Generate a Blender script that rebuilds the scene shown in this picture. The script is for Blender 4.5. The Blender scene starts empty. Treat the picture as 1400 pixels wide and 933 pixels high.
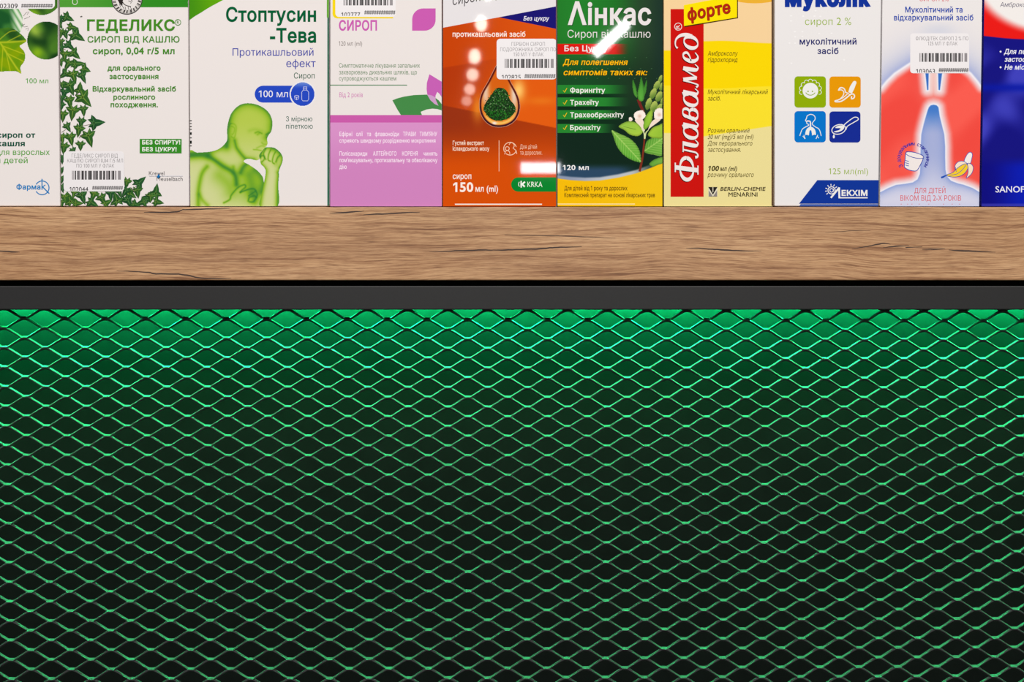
import bpy, bmesh, math, random
import numpy as np
from mathutils import Vector, geometry

SC = bpy.context.scene
COL = SC.collection
random.seed(7)

# ------------------------------------------------------------------ camera, world, lights
F = 1600.0                      # focal length in pixels of the 1400 x 933 frame
D = 0.64                        # camera distance to the shelf front (y = 0)
CZ = 1.0                        # camera height
TILT = math.radians(3.0)        # looking slightly down
cam = bpy.data.cameras.new('camera')
cam.sensor_width = 36.0
cam.lens = F / 1400.0 * 36.0
cam.clip_start = 0.01
camo = bpy.data.objects.new('camera', cam)
COL.objects.link(camo)
camo.location = (0, -D, CZ)
camo.rotation_euler = (math.pi / 2 - TILT, 0, 0)
SC.camera = camo

SC.view_settings.view_transform = 'Standard'
SC.view_settings.look = 'None'
SC.view_settings.gamma = 1.0
SC.view_settings.exposure = 0.0
SC.view_settings.use_curve_mapping = False

world = bpy.data.worlds.new('world')
SC.world = world
world.use_nodes = True
bg = world.node_tree.nodes['Background']
bg.inputs[0].default_value = (1.0, 0.96, 0.93, 1)
bg.inputs[1].default_value = 0.10


def area_light(name, loc, target, sx, sy, power, color, shape='RECTANGLE', roll=0.0, spread=None):
    l = bpy.data.lights.new(name, 'AREA')
    l.shape = shape
    l.size = sx
    if shape in ('RECTANGLE', 'ELLIPSE'):
        l.size_y = sy
    l.energy = power
    l.color = color
    if spread:
        l.spread = spread
    o = bpy.data.objects.new(name, l)
    COL.objects.link(o)
    o.location = loc
    d = (Vector(target) - Vector(loc)).normalized()
    q = d.to_track_quat('-Z', 'Y')
    o.rotation_euler = q.to_euler()
    if roll:
        o.rotation_euler.rotate_axis('Z', roll)
    return o


def ray(px, py):
    """direction of the camera ray through a photo pixel"""
    a = (px - 700.0) / F
    b = (466.5 - py) / F
    return np.array([a, math.cos(TILT) + b * math.sin(TILT), -math.sin(TILT) + b * math.cos(TILT)])


def P(px, py, Y=0.0):
    d = ray(px, py)
    t = (Y + D) / d[1]
    return (d[0] * t, Y, CZ + d[2] * t)


def PA(px, py, Y):
    px = np.asarray(px, float); py = np.asarray(py, float); Y = np.asarray(Y, float)
    a = (px - 700.0) / F
    b = (466.5 - py) / F
    dy = math.cos(TILT) + b * math.sin(TILT)
    dz = -math.sin(TILT) + b * math.cos(TILT)
    t = (Y + D) / dy
    return np.stack([a * t, Y + 0 * t, CZ + dz * t], -1)


# room light: a broad ceiling panel above and in front of the shelf
area_light('ceiling_panel_light', (0.1, -2.3, 2.7), (0, 0, 1.0), 2.8, 1.2, 108.0, (1.0, 0.97, 0.94))

# small ceiling lamps behind the camera whose reflections show on the glossy cartons
def mirror_lamp(px, py, w, h, dist, radiance, color, shape='RECTANGLE', roll=0.0):
    p = np.array(P(px, py, 0.0))
    d = ray(px, py)
    d = d / np.linalg.norm(d)
    m = np.array([d[0], -d[1], d[2]])
    q = p + m * dist
    s = (D / d[1] + dist) / F
    sx, sy = w * s, h * s
    ar = sx * sy if shape == 'RECTANGLE' else math.pi * sx * sy / 4
    area_light('spot_lamp', tuple(q), tuple(p), sx, sy, radiance * math.pi * ar, color, shape, roll)

WARM = (1.0, 0.93, 0.80)
for px, py, w, h, r in ((667, -9, 14, 18, 30), (658, 32, 15, 20, 34), (649, 77, 15, 19, 30), (646, 102, 15, 16, 22),
                        (642, 122, 14, 14, 15), (638, 138, 13, 13, 9)):
    mirror_lamp(px, py, w, h, 3.0, r, WARM, 'ELLIPSE')
mirror_lamp(739, 229.5, 53, 14, 3.0, 34, (0.9, 0.93, 1.0))
mirror_lamp(835, 53, 58, 13, 3.0, 45, (1.0, 1.0, 1.0), roll=math.radians(42))


# ------------------------------------------------------------------ materials
def lin(c):
    out = []
    for v in c[:3]:
        v = v / 255.0
        out.append(v / 12.92 if v <= 0.04045 else ((v + 0.055) / 1.055) ** 2.4)
    return out


def lina(a):
    a = np.clip(np.asarray(a, float) / 255.0, 0, 1)
    return np.where(a <= 0.04045, a / 12.92, ((a + 0.055) / 1.055) ** 2.4)


def mat_new(name):
    m = bpy.data.materials.new(name)
    m.use_nodes = True
    return m, m.node_tree.nodes, m.node_tree.links, m.node_tree.nodes['Principled BSDF']


def plain(name, rgb, rough=0.5, metal=0.0, noise=0.0, nscale=200.0):
    m, n, l, b = mat_new(name)
    b.inputs['Base Color'].default_value = (*lin(rgb), 1)
    b.inputs['Roughness'].default_value = rough
    b.inputs['Metallic'].default_value = metal
    if noise:
        tc = n.new('ShaderNodeTexCoord')
        t = n.new('ShaderNodeTexNoise'); t.inputs['Scale'].default_value = nscale
        l.new(tc.outputs['Object'], t.inputs['Vector'])
        r = n.new('ShaderNodeValToRGB')
        c0 = lin([v * (1 - noise) for v in rgb]); c1 = lin([min(255, v * (1 + noise)) for v in rgb])
        r.color_ramp.elements[0].color = (*c0, 1); r.color_ramp.elements[1].color = (*c1, 1)
        r.color_ramp.elements[0].position = 0.3; r.color_ramp.elements[1].position = 0.7
        l.new(t.outputs['Fac'], r.inputs['Fac']); l.new(r.outputs['Color'], b.inputs['Base Color'])
    return m


def ink_material(name, rough):
    m, n, l, b = mat_new(name)
    a = n.new('ShaderNodeAttribute'); a.attribute_name = 'ink'
    l.new(a.outputs['Color'], b.inputs['Base Color'])
    b.inputs['Roughness'].default_value = rough
    b.inputs['IOR'].default_value = 1.45
    return m


INK = ink_material('printed_ink', 0.027)
LABEL = ink_material('label_paper', 0.45)
CRACKM = ink_material('wood_crack', 0.7)


def wood_material():
    m, n, l, b = mat_new('oak_laminate')
    tc = n.new('ShaderNodeTexCoord')
    # gentle wave of the grain along the board
    wm = n.new('ShaderNodeMapping'); wm.inputs['Scale'].default_value = (5.0, 2.0, 9.0)
    l.new(tc.outputs['Object'], wm.inputs['Vector'])
    wn = n.new('ShaderNodeTexNoise'); wn.inputs['Scale'].default_value = 1.6; wn.inputs['Detail'].default_value = 2
    l.new(wm.outputs['Vector'], wn.inputs['Vector'])
    wx = n.new('ShaderNodeMath'); wx.operation = 'MULTIPLY_ADD'; wx.inputs[1].default_value = 0.016; wx.inputs[2].default_value = -0.008
    l.new(wn.outputs['Fac'], wx.inputs[0])
    wc = n.new('ShaderNodeCombineXYZ'); l.new(wx.outputs[0], wc.inputs['Z'])
    wa = n.new('ShaderNodeVectorMath'); wa.operation = 'ADD'
    l.new(tc.outputs['Object'], wa.inputs[0]); l.new(wc.outputs[0], wa.inputs[1])
    grain = wa.outputs[0]

    def noise(sc, scale, detail, rough, dist=0.0):
        mp = n.new('ShaderNodeMapping'); mp.inputs['Scale'].default_value = sc
        l.new(grain, mp.inputs['Vector'])
        t = n.new('ShaderNodeTexNoise')
        t.inputs['Scale'].default_value = scale; t.inputs['Detail'].default_value = detail
        t.inputs['Roughness'].default_value = rough; t.inputs['Distortion'].default_value = dist
        l.new(mp.outputs['Vector'], t.inputs['Vector'])
        return t

    def ramp(src, stops):
        r = n.new('ShaderNodeValToRGB')
        e = r.color_ramp.elements
        e[0].position, e[0].color = stops[0][0], (*stops[0][1], 1)
        e[1].position, e[1].color = stops[-1][0], (*stops[-1][1], 1)
        for p, c in stops[1:-1]:
            k = e.new(p); k.color = (*c, 1)
        l.new(src.outputs['Fac'], r.inputs['Fac'])
        return r

    def mix(kind, fac, a, bb):
        x = n.new('ShaderNodeMix'); x.data_type = 'RGBA'; x.blend_type = kind
        x.inputs[0].default_value = fac
        l.new(a, x.inputs[6]); l.new(bb, x.inputs[7])
        return x.outputs[2]
    broad = ramp(noise((1.8, 8, 34), 2.2, 3, 0.5, 0.5), [(0.25, lin((184, 142, 103))), (0.5, lin((200, 157, 114))), (0.75, lin((212, 171, 128)))])
    streak = ramp(noise((5.5, 40, 230), 2.4, 6, 0.70, 0.3), [(0.29, lin((152, 127, 113))), (0.38, lin((198, 180, 168))), (0.46, lin((240, 234, 230))), (0.56, (1, 1, 1)), (1.0, (1, 1, 1))])
    fleck = ramp(noise((26, 120, 760), 2.2, 4, 0.62, 0.2), [(0.30, lin((150, 128, 114))), (0.44, lin((224, 214, 206))), (0.55, (1, 1, 1)), (0.8, lin((255, 252, 248)))])
    fine = ramp(noise((70, 300, 2000), 2.0, 3, 0.6, 0.1), [(0.32, lin((196, 182, 176))), (0.55, (1, 1, 1)), (0.9, (1, 1, 1))])
    c = mix('MULTIPLY', 1.0, broad.outputs['Color'], streak.outputs['Color'])
    c = mix('MULTIPLY', 0.8, c, fleck.outputs['Color'])
    c = mix('MULTIPLY', 0.7, c, fine.outputs['Color'])
    l.new(c, b.inputs['Base Color'])
    b.inputs['Roughness'].default_value = 0.55
    return m


WOOD = wood_material()
RAIL = plain('charcoal_powder_coat', (21, 21, 22), 0.55, 0, 0.10, 900)
MESHM = plain('grey_painted_steel', (60, 60, 62), 0.42)
PANEL = plain('black_back_panel', (15, 17, 17), 0.6, 0, 0.12, 60)
PANEL.node_tree.nodes['Principled BSDF'].inputs['Specular IOR Level'].default_value = 0.12
BLACK = plain('black_filler', (8, 8, 8), 0.8)
WALL = plain('grey_wall_paint', (120, 118, 116), 0.8, 0, 0.03, 30)
FLOORM = plain('dark_floor_tile', (70, 68, 66), 0.5, 0, 0.08, 12)


# ------------------------------------------------------------------ object helpers
def link_mesh(name, verts, faces, mat, parent=None, colors=None, smooth=False):
    me = bpy.data.meshes.new(name)
    verts = np.asarray(verts, float)
    if parent is not None:
        verts = verts - np.array(parent_world(parent))
    me.from_pydata([tuple(v) for v in verts], [], [tuple(int(i) for i in f) for f in faces])
    if colors is not None:
        at = me.attributes.new('ink', 'FLOAT_COLOR', 'POINT')
        c = np.ones((len(verts), 4), np.float32)
        c[:, :3] = colors
        at.data.foreach_set('color', c.ravel())
    if smooth:
        me.polygons.foreach_set('use_smooth', [True] * len(me.polygons))
    me.materials.append(mat)
    me.update()
    o = bpy.data.objects.new(name, me)
    COL.objects.link(o)
    if parent is not None:
        o.parent = parent
    return o


def parent_world(o):
    p = Vector((0, 0, 0))
    while o is not None:
        p = p + o.location
        o = o.parent
    return p


def empty(name, loc, label, cat, group=None):
    o = bpy.data.objects.new(name, None)
    o.empty_display_size = 0.02
    COL.objects.link(o)
    o.location = loc
    o['label'] = label
    o['category'] = cat
    if group:
        o['group'] = group
    return o


def box_mesh(name, x0, x1, y0, y1, z0, z1, mat, parent=None, bevel=0.0, seg=2):
    bm = bmesh.new()
    vs = [bm.verts.new(p) for p in ((x0, y0, z0), (x1, y0, z0), (x1, y1, z0), (x0, y1, z0),
                                    (x0, y0, z1), (x1, y0, z1), (x1, y1, z1), (x0, y1, z1))]
    for f in ((3, 2, 1, 0), (4, 5, 6, 7), (0, 1, 5, 4), (1, 2, 6, 5), (2, 3, 7, 6), (3, 0, 4, 7)):
        bm.faces.new([vs[i] for i in f])
    if bevel:
        bmesh.ops.bevel(bm, geom=list(bm.edges), offset=bevel, segments=seg, profile=0.5, affect='EDGES')
    bmesh.ops.recalc_face_normals(bm, faces=bm.faces)
    v = [tuple(q.co) for q in bm.verts]
    bm.verts.index_update()
    fs = [[q.index for q in f.verts] for f in bm.faces]
    bm.free()
    return link_mesh(name, v, fs, mat, parent)


# ------------------------------------------------------------------ setting
def struct(o):
    o['kind'] = 'structure'
    return o

struct(box_mesh('floor', -2.5, 2.5, -4.5, 0.8, -0.05, 0.0, FLOORM))
struct(box_mesh('wall_back', -2.5, 2.5, 0.36, 0.42, 0.0, 2.6, WALL))

# ------------------------------------------------------------------ shelf board
ZTOP = P(700, 283.0, 0)[2]
ZBOT = P(700, 383.5, 0)[2]
XW = 0.62
board = box_mesh('wooden_shelf', -XW, XW, 0.0, 0.33, ZBOT, ZTOP, WOOD, None, 0.0008, 2)
board['label'] = 'thick oak-effect wooden shelf board carrying the row of medicine cartons'
board['category'] = 'shelf'

# ------------------------------------------------------------------ counter front with expanded-metal grille
YM = 0.024          # plane of the grille
YLED = 0.072
YP = 0.0805         # back panel
ZR1 = P(700, 391.2, 0.002)[2]
ZR0 = P(700, 423.6, 0.002)[2]
ZEND = P(700, 1060, YM)[2]
front = empty('counter_front', (0, YM, 0.0), 'charcoal counter front of expanded-metal grille lit green, below the wooden shelf', 'counter')
box_mesh('top_rail', -XW, XW, 0.002, 0.0165, ZR0, ZR1, RAIL, front, 0.0005, 2)
box_mesh('bottom_rail', -XW, XW, 0.002, 0.0165, ZEND - 0.05, ZEND, RAIL, front, 0.0005, 2)
for s in (-1, 1):
    box_mesh('side_post', min(s * XW, s * (XW + 0.04)), max(s * XW, s * (XW + 0.04)), 0.002, YP + 0.008, 0.0, ZR1, RAIL, front, 0.0006, 2)
box_mesh('back_panel', -XW, XW, YP, YP + 0.006, ZEND - 0.05, ZBOT, PANEL, front)
box_mesh('batten', -XW, XW, 0.02, YP, ZR1 - 0.0006, ZBOT, BLACK, front)
box_mesh('light_cutoff_lip', -XW, XW, 0.0570, 0.0580, ZR0 + 0.0070, ZR1 - 0.0006, RAIL, front)  # unseen lip shaped to keep the strip's light off the top grille rows
# green strip facing the grille, plus an unseen row added to wash the back panel
GREEN = (0.005, 1.0, 0.26)
area_light('green_led_strip_light', (0, YLED, ZR0 + 0.0115), (0, YLED - 1, ZR0 - 1.0), 1.22, 0.003, 4.0, GREEN)
area_light('added_green_wash_light', (0, YLED, ZR0 + 0.0115), (0, YLED + 0.8, ZR0 - 1.0), 1.22, 0.003, 8.0, GREEN, spread=math.radians(130))

# nodes of the grille: quadratic fit of measured crossings (column, row) -> photo pixel
obs = [(-22, 0, 60.5, 447), (-24, 0, 5, 446.7), (-20, 0, 115.5, 446.7), (0, 0, 666.5, 448.5), (2, 0, 721.3, 448.5), (0, 2, 667, 475.5),
       (-1, 1, 639, 462), (1, 1, 694, 462), (3, 1, 749, 462), (22, 0, 1263.5, 449), (24, 0, 1317, 449.3), (26, 0, 1371.5, 449.8),
       (23, 3, 1290, 489.8), (-23, 15, 39, 648), (-21, 15, 93, 648), (-24, 16, 12, 661.5), (-22, 16, 66, 661.5), (-20, 16, 121, 661.5),
       (23, 15, 1285, 648.5), (25, 15, 1339, 648.5), (24, 16, 1311.5, 661.5), (0, 30, 667, 847), (2, 30, 720.5, 847), (1, 31, 693.5, 860),
       (0, 36, 667, 926), (-24, 30, 15, 848), (-22, 30, 69, 848), (-20, 30, 124, 847.7), (-23, 31, 42.5, 861.5),
       (24, 30, 1308, 845), (26, 30, 1361, 845), (23, 31, 1281, 858), (24, 36, 1306.5, 924), (-24, 36, 15.5, 928)]
A = np.array([[1, c, r, c * r, r * r, c * c] for c, r, _, _ in obs], float)
KX = np.linalg.lstsq(A, np.array([o[2] for o in obs], float), rcond=None)[0]
KY = np.linalg.lstsq(A, np.array([o[3] for o in obs], float), rcond=None)[0]


def node(c, r):
    b = np.array([1, c, r, c * r, r * r, c * c], float)
    return float(b @ KX), float(b @ KY)


def build_grille():
    prof = np.array([(0.80, 0.66), (-0.45, 0.30), (-0.72, 0.12), (-0.72, -0.22), (-0.45, -0.42), (0.35, -1.0), (0.95, -0.1)]) * 1e-3
    # (depth, height) of the strand's section
    np_ = len(prof)
    V, Fc = [], []
    base = 0
    cm = 33
    for j in range(-3, 47):
        pts, deep = [], []
        for c in range(-cm, cm + 1):
            if (c + j) % 2 == 0:
                x, y = node(c, j)
                y += 2.4
                for dx, dy in ((-8.2, 2.6), (-5.2, 1.15), (-2.6, 0.2), (0, 0), (2.6, 0.2), (5.2, 1.15), (8.2, 2.6)):
                    pts.append((x + dx, y + dy)); deep.append(0.0)
            else:
                x, y = node(c, j + 1)
                y += 0.9
                for dx, dy, dp in ((-5.4, -0.65, 0), (-4.1, 0.0, 1), (-3.6, 0.15, 1), (3.6, 0.15, 1), (4.1, 0.0, 1), (5.4, -0.65, 0)):
                    pts.append((x + dx, y + dy)); deep.append(dp)   # the flat knuckle is twice as deep as a strand
        pts = np.array(pts); deep = np.array(deep, float)
        W = PA(pts[:, 0], pts[:, 1], np.full(len(pts), YM))
        n = len(W)
        for k in range(np_):
            q = W.copy()
            q[:, 1] += prof[k, 0]
            q[:, 2] += prof[k, 1]
            if k in (1, 2, 3, 4):
                q[:, 1] -= deep * 0.0006
                q[:, 2] -= deep * 0.0003
            V.append(q)
        idx = base + np.arange(np_ * n).reshape(np_, n)
        for k in range(np_):
            k2 = (k + 1) % np_
            for i in range(n - 1):
                Fc.append((idx[k, i], idx[k, i + 1], idx[k2, i + 1], idx[k2, i]))
        base += np_ * n
    V = np.concatenate(V)
    o = link_mesh('expanded_metal_grille', V, Fc, MESHM, front)
    return o

grille = build_grille()
bm = bmesh.new(); bm.from_mesh(grille.data)
bmesh.ops.recalc_face_normals(bm, faces=bm.faces); bm.to_mesh(grille.data); bm.free()

# ------------------------------------------------------------------ printing toolkit (coordinates in photo pixels)
_font_cache = {}


def embolden(v, e, off):
    """push every outline outwards by off (holes shrink), mitred and clamped"""
    nx = np.zeros(len(v), int); pv = np.zeros(len(v), int)
    nx[e[:, 0]] = e[:, 1]; pv[e[:, 1]] = e[:, 0]
    area = 0.5 * np.sum(v[e[:, 0], 0] * v[e[:, 1], 1] - v[e[:, 1], 0] * v[e[:, 0], 1])
    sg = 1.0 if area > 0 else -1.0
    d1 = v - v[pv]; d2 = v[nx] - v
    l1 = np.linalg.norm(d1, axis=1, keepdims=True); l2 = np.linalg.norm(d2, axis=1, keepdims=True)
    d1 = d1 / np.maximum(l1, 1e-9); d2 = d2 / np.maximum(l2, 1e-9)
    d1 = np.where(l1 < 1e-7, d2, d1); d2 = np.where(l2 < 1e-7, d1, d2)
    n1 = np.stack([d1[:, 1], -d1[:, 0]], -1) * sg; n2 = np.stack([d2[:, 1], -d2[:, 0]], -1) * sg
    m = n1 + n2
    k = np.sum(m * n1, axis=1, keepdims=True)
    return v + off * m / np.maximum(k, 0.55)


def contours(s, off):
    cu = bpy.data.curves.new('t', 'FONT')
    cu.body = s
    cu.size = 1.0
    cu.resolution_u = 4
    cu.fill_mode = 'NONE'
    ob = bpy.data.objects.new('t', cu)
    COL.objects.link(ob)
    dg = bpy.context.evaluated_depsgraph_get()
    me = bpy.data.meshes.new_from_object(ob.evaluated_get(dg))
    n = len(me.vertices)
    v = np.zeros(n * 3); me.vertices.foreach_get('co', v)
    v = v.reshape(-1, 3)[:, :2]
    e = np.zeros(len(me.edges) * 2, int); me.edges.foreach_get('vertices', e)
    e = e.reshape(-1, 2)
    # every outline is a run of consecutive vertices: rebuild it as a directed cycle
    nxt = np.zeros(n, bool)
    for i, j in e:
        if abs(i - j) == 1:
            nxt[min(i, j)] = True
    e, a = [], 0
    for i in range(n):
        if not nxt[i]:
            e += [(k, k + 1) for k in range(a, i)] + [(i, a)]
            a = i + 1
    e = np.array(e, int)
    if off:
        v = embolden(v, e, off)
    bpy.data.meshes.remove(me)
    bpy.data.objects.remove(ob)
    bpy.data.curves.remove(cu)
    return v, e


def fill(v, e):
    """triangles inside the directed outline (v, e), nonzero winding, overlaps merged"""
    r = geometry.delaunay_2d_cdt([Vector((float(a), float(b))) for a, b in v], [tuple(map(int, k)) for k in e], [], 0, 1e-7)
    tv = np.array([(p.x, p.y) for p in r[0]])
    tf = np.array([f for f in r[2] if len(f) == 3], int)
    if not len(tf):
        return np.zeros((0, 2)), np.zeros((0, 3), int)
    cx = tv[tf].mean(1)
    a, b = v[e[:, 0]], v[e[:, 1]]
    wn = np.zeros(len(cx), int)
    for i in range(0, len(cx), 400):
        c = cx[i:i + 400]
        up = (a[None, :, 1] <= c[:, None, 1]) & (b[None, :, 1] > c[:, None, 1])
        dn = (a[None, :, 1] > c[:, None, 1]) & (b[None, :, 1] <= c[:, None, 1])
        cr = (b[None, :, 0] - a[None, :, 0]) * (c[:, None, 1] - a[None, :, 1]) - (c[:, None, 0] - a[None, :, 0]) * (b[None, :, 1] - a[None, :, 1])
        wn[i:i + 400] = ((up & (cr > 0)).astype(int) - (dn & (cr < 0)).astype(int)).sum(1)
    return tv, tf[wn != 0]


_glyphs = {}
BARW = 0.098
# plain upright strokes for the figure one and the Cyrillic I, which the built-in font draws with slabs or without a flag
OWN = {'1': ([(0.04, 0.50), (0.04, 0.585), (0.20, 0.72), (0.325, 0.72), (0.325, 0.0), (0.225, 0.0), (0.225, 0.62)], 0.50),
       'І': ([(0.08, 0.0), (0.08, 0.728), (0.18, 0.728), (0.18, 0.0)], 0.26)}
CAPH = contours('Н', 0.0)[0][:, 1].max()


def glyph(ch, off):
    """(vertices, edges, advance) of one character, emboldened, capitals of every script at the same height"""
    if (ch, off) in _glyphs:
        return _glyphs[(ch, off)]
    if ch in OWN:
        v = np.array(OWN[ch][0], float)
        n = len(v)
        e = np.stack([np.arange(n), (np.arange(n) + 1) % n], -1)
        adv = OWN[ch][1]
        if off:
            v = embolden(v, e, off)
    else:
        k = 1.0 if ord(ch) >= 0x400 else CAPH / 0.682
        x1 = contours('H' + ch + 'H', 0.0)[0]
        x0 = contours('HH', 0.0)[0]
        adv = ((x1[:, 0].max() - x1[:, 0].min()) - (x0[:, 0].max() - x0[:, 0].min())) * k
        if ch == ' ':
            v, e = np.zeros((0, 2)), np.zeros((0, 2), int)
        else:
            v, e = contours(ch, 0.0)
            v = v * k
            if off:
                v = embolden(v, e, off)
    _glyphs[(ch, off)] = (v, e, adv)
    return _glyphs[(ch, off)]


def text_shape(s, off):
    key = (s, off)
    if key not in _font_cache:
        x, V, E_, n = 0.0, [], [], 0
        for ch in s:
            v, e, adv = glyph(ch, off)
            if len(v):
                V.append(v + np.array([x, 0.0])); E_.append(e + n); n += len(v)
            x += adv + 2 * max(off, 0) * 0.55
        v, e = np.concatenate(V), np.concatenate(E_)
        tv, tf = fill(v, e)
        _font_cache[key] = (tv, tf, v[:, 0].min(), v[:, 0].max())
    return _font_cache[key]


def spline(pts, n=6, closed=False):
    p = np.array(pts, float)
    m = len(p)
    if m < 3:
        return p
    out = []
    rng = range(m) if closed else range(m - 1)
    for i in rng:
        if closed:
            a, b, c, d = p[(i - 1) % m], p[i], p[(i + 1) % m], p[(i + 2) % m]
        else:
            a, b, c, d = p[max(i - 1, 0)], p[i], p[i + 1], p[min(i + 2, m - 1)]
        for k in range(n):
            t = k / n
            out.append(0.5 * ((2 * b) + (-a + c) * t + (2 * a - 5 * b + 4 * c - d) * t * t + (-a + 3 * b - 3 * c + d) * t ** 3))
    if not closed:
        out.append(p[-1])
    return np.array(out)


def ell(cx, cy, rx, ry=None, rot=0.0, n=32, a0=0, a1=360):
    ry = rx if ry is None else ry
    t = np.radians(np.linspace(a0, a1, n, endpoint=(abs(a1 - a0) < 360)))
    x, y = rx * np.cos(t), ry * np.sin(t)
    c, s = math.cos(math.radians(rot)), math.sin(math.radians(rot))
    return np.stack([cx + x * c - y * s, cy + x * s + y * c], -1)


def rrect(x0, y0, x1, y1, r, corners=(1, 1, 1, 1)):
    out = []
    for (cx, cy, a, on) in ((x0 + r, y0 + r, 180, corners[0]), (x1 - r, y0 + r, 270, corners[1]), (x1 - r, y1 - r, 0, corners[2]), (x0 + r, y1 - r, 90, corners[3])):
        if on:
            out.extend(ell(cx, cy, r, None, 0, 7, a, a + 90))
        else:
            out.append((x1 if a in (270, 0) else x0, y0 if a in (180, 270) else y1))
    return np.array(out)


def inside(poly, x, y):
    poly = np.asarray(poly, float)
    r = np.zeros(x.shape, bool)
    a = poly; b = np.roll(poly, -1, 0)
    for (x0, y0), (x1, y1) in zip(a, b):
        if y0 == y1:
            continue
        k = ((y0 > y) != (y1 > y)) & (x < (x1 - x0) * (y - y0) / (y1 - y0) + x0)
        r ^= k
    return r


def dist(pl, x, y, closed=False):
    pl = np.asarray(pl, float)
    d = np.full(x.shape, 1e9)
    n = len(pl)
    for i in range(n if closed else n - 1):
        a, b = pl[i], pl[(i + 1) % n]
        ab = b - a
        L = ab @ ab + 1e-12
        t = np.clip(((x - a[0]) * ab[0] + (y - a[1]) * ab[1]) / L, 0, 1)
        d = np.minimum(d, np.hypot(x - a[0] - t * ab[0], y - a[1] - t * ab[1]))
    return d


def lerp(a, b, t):
    t = np.asarray(t, float)[..., None]
    return np.asarray(a, float) * (1 - t) + np.asarray(b, float) * t


def smooth(a, b, x):
    t = np.clip((x - a) / (b - a), 0, 1)
    return t * t * (3 - 2 * t)


def wav(x, y, s=1.0, ph=0.0):
    """soft blotches in -1..1"""
    x = x * s; y = y * s
    return (np.sin(x * .31 + 1.7 * np.sin(y * .23 + ph)) + np.sin(y * .37 + 1.3 * np.sin(x * .29 + 2 * ph)) + np.sin((x + y) * .19 + ph)) / 3


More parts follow.
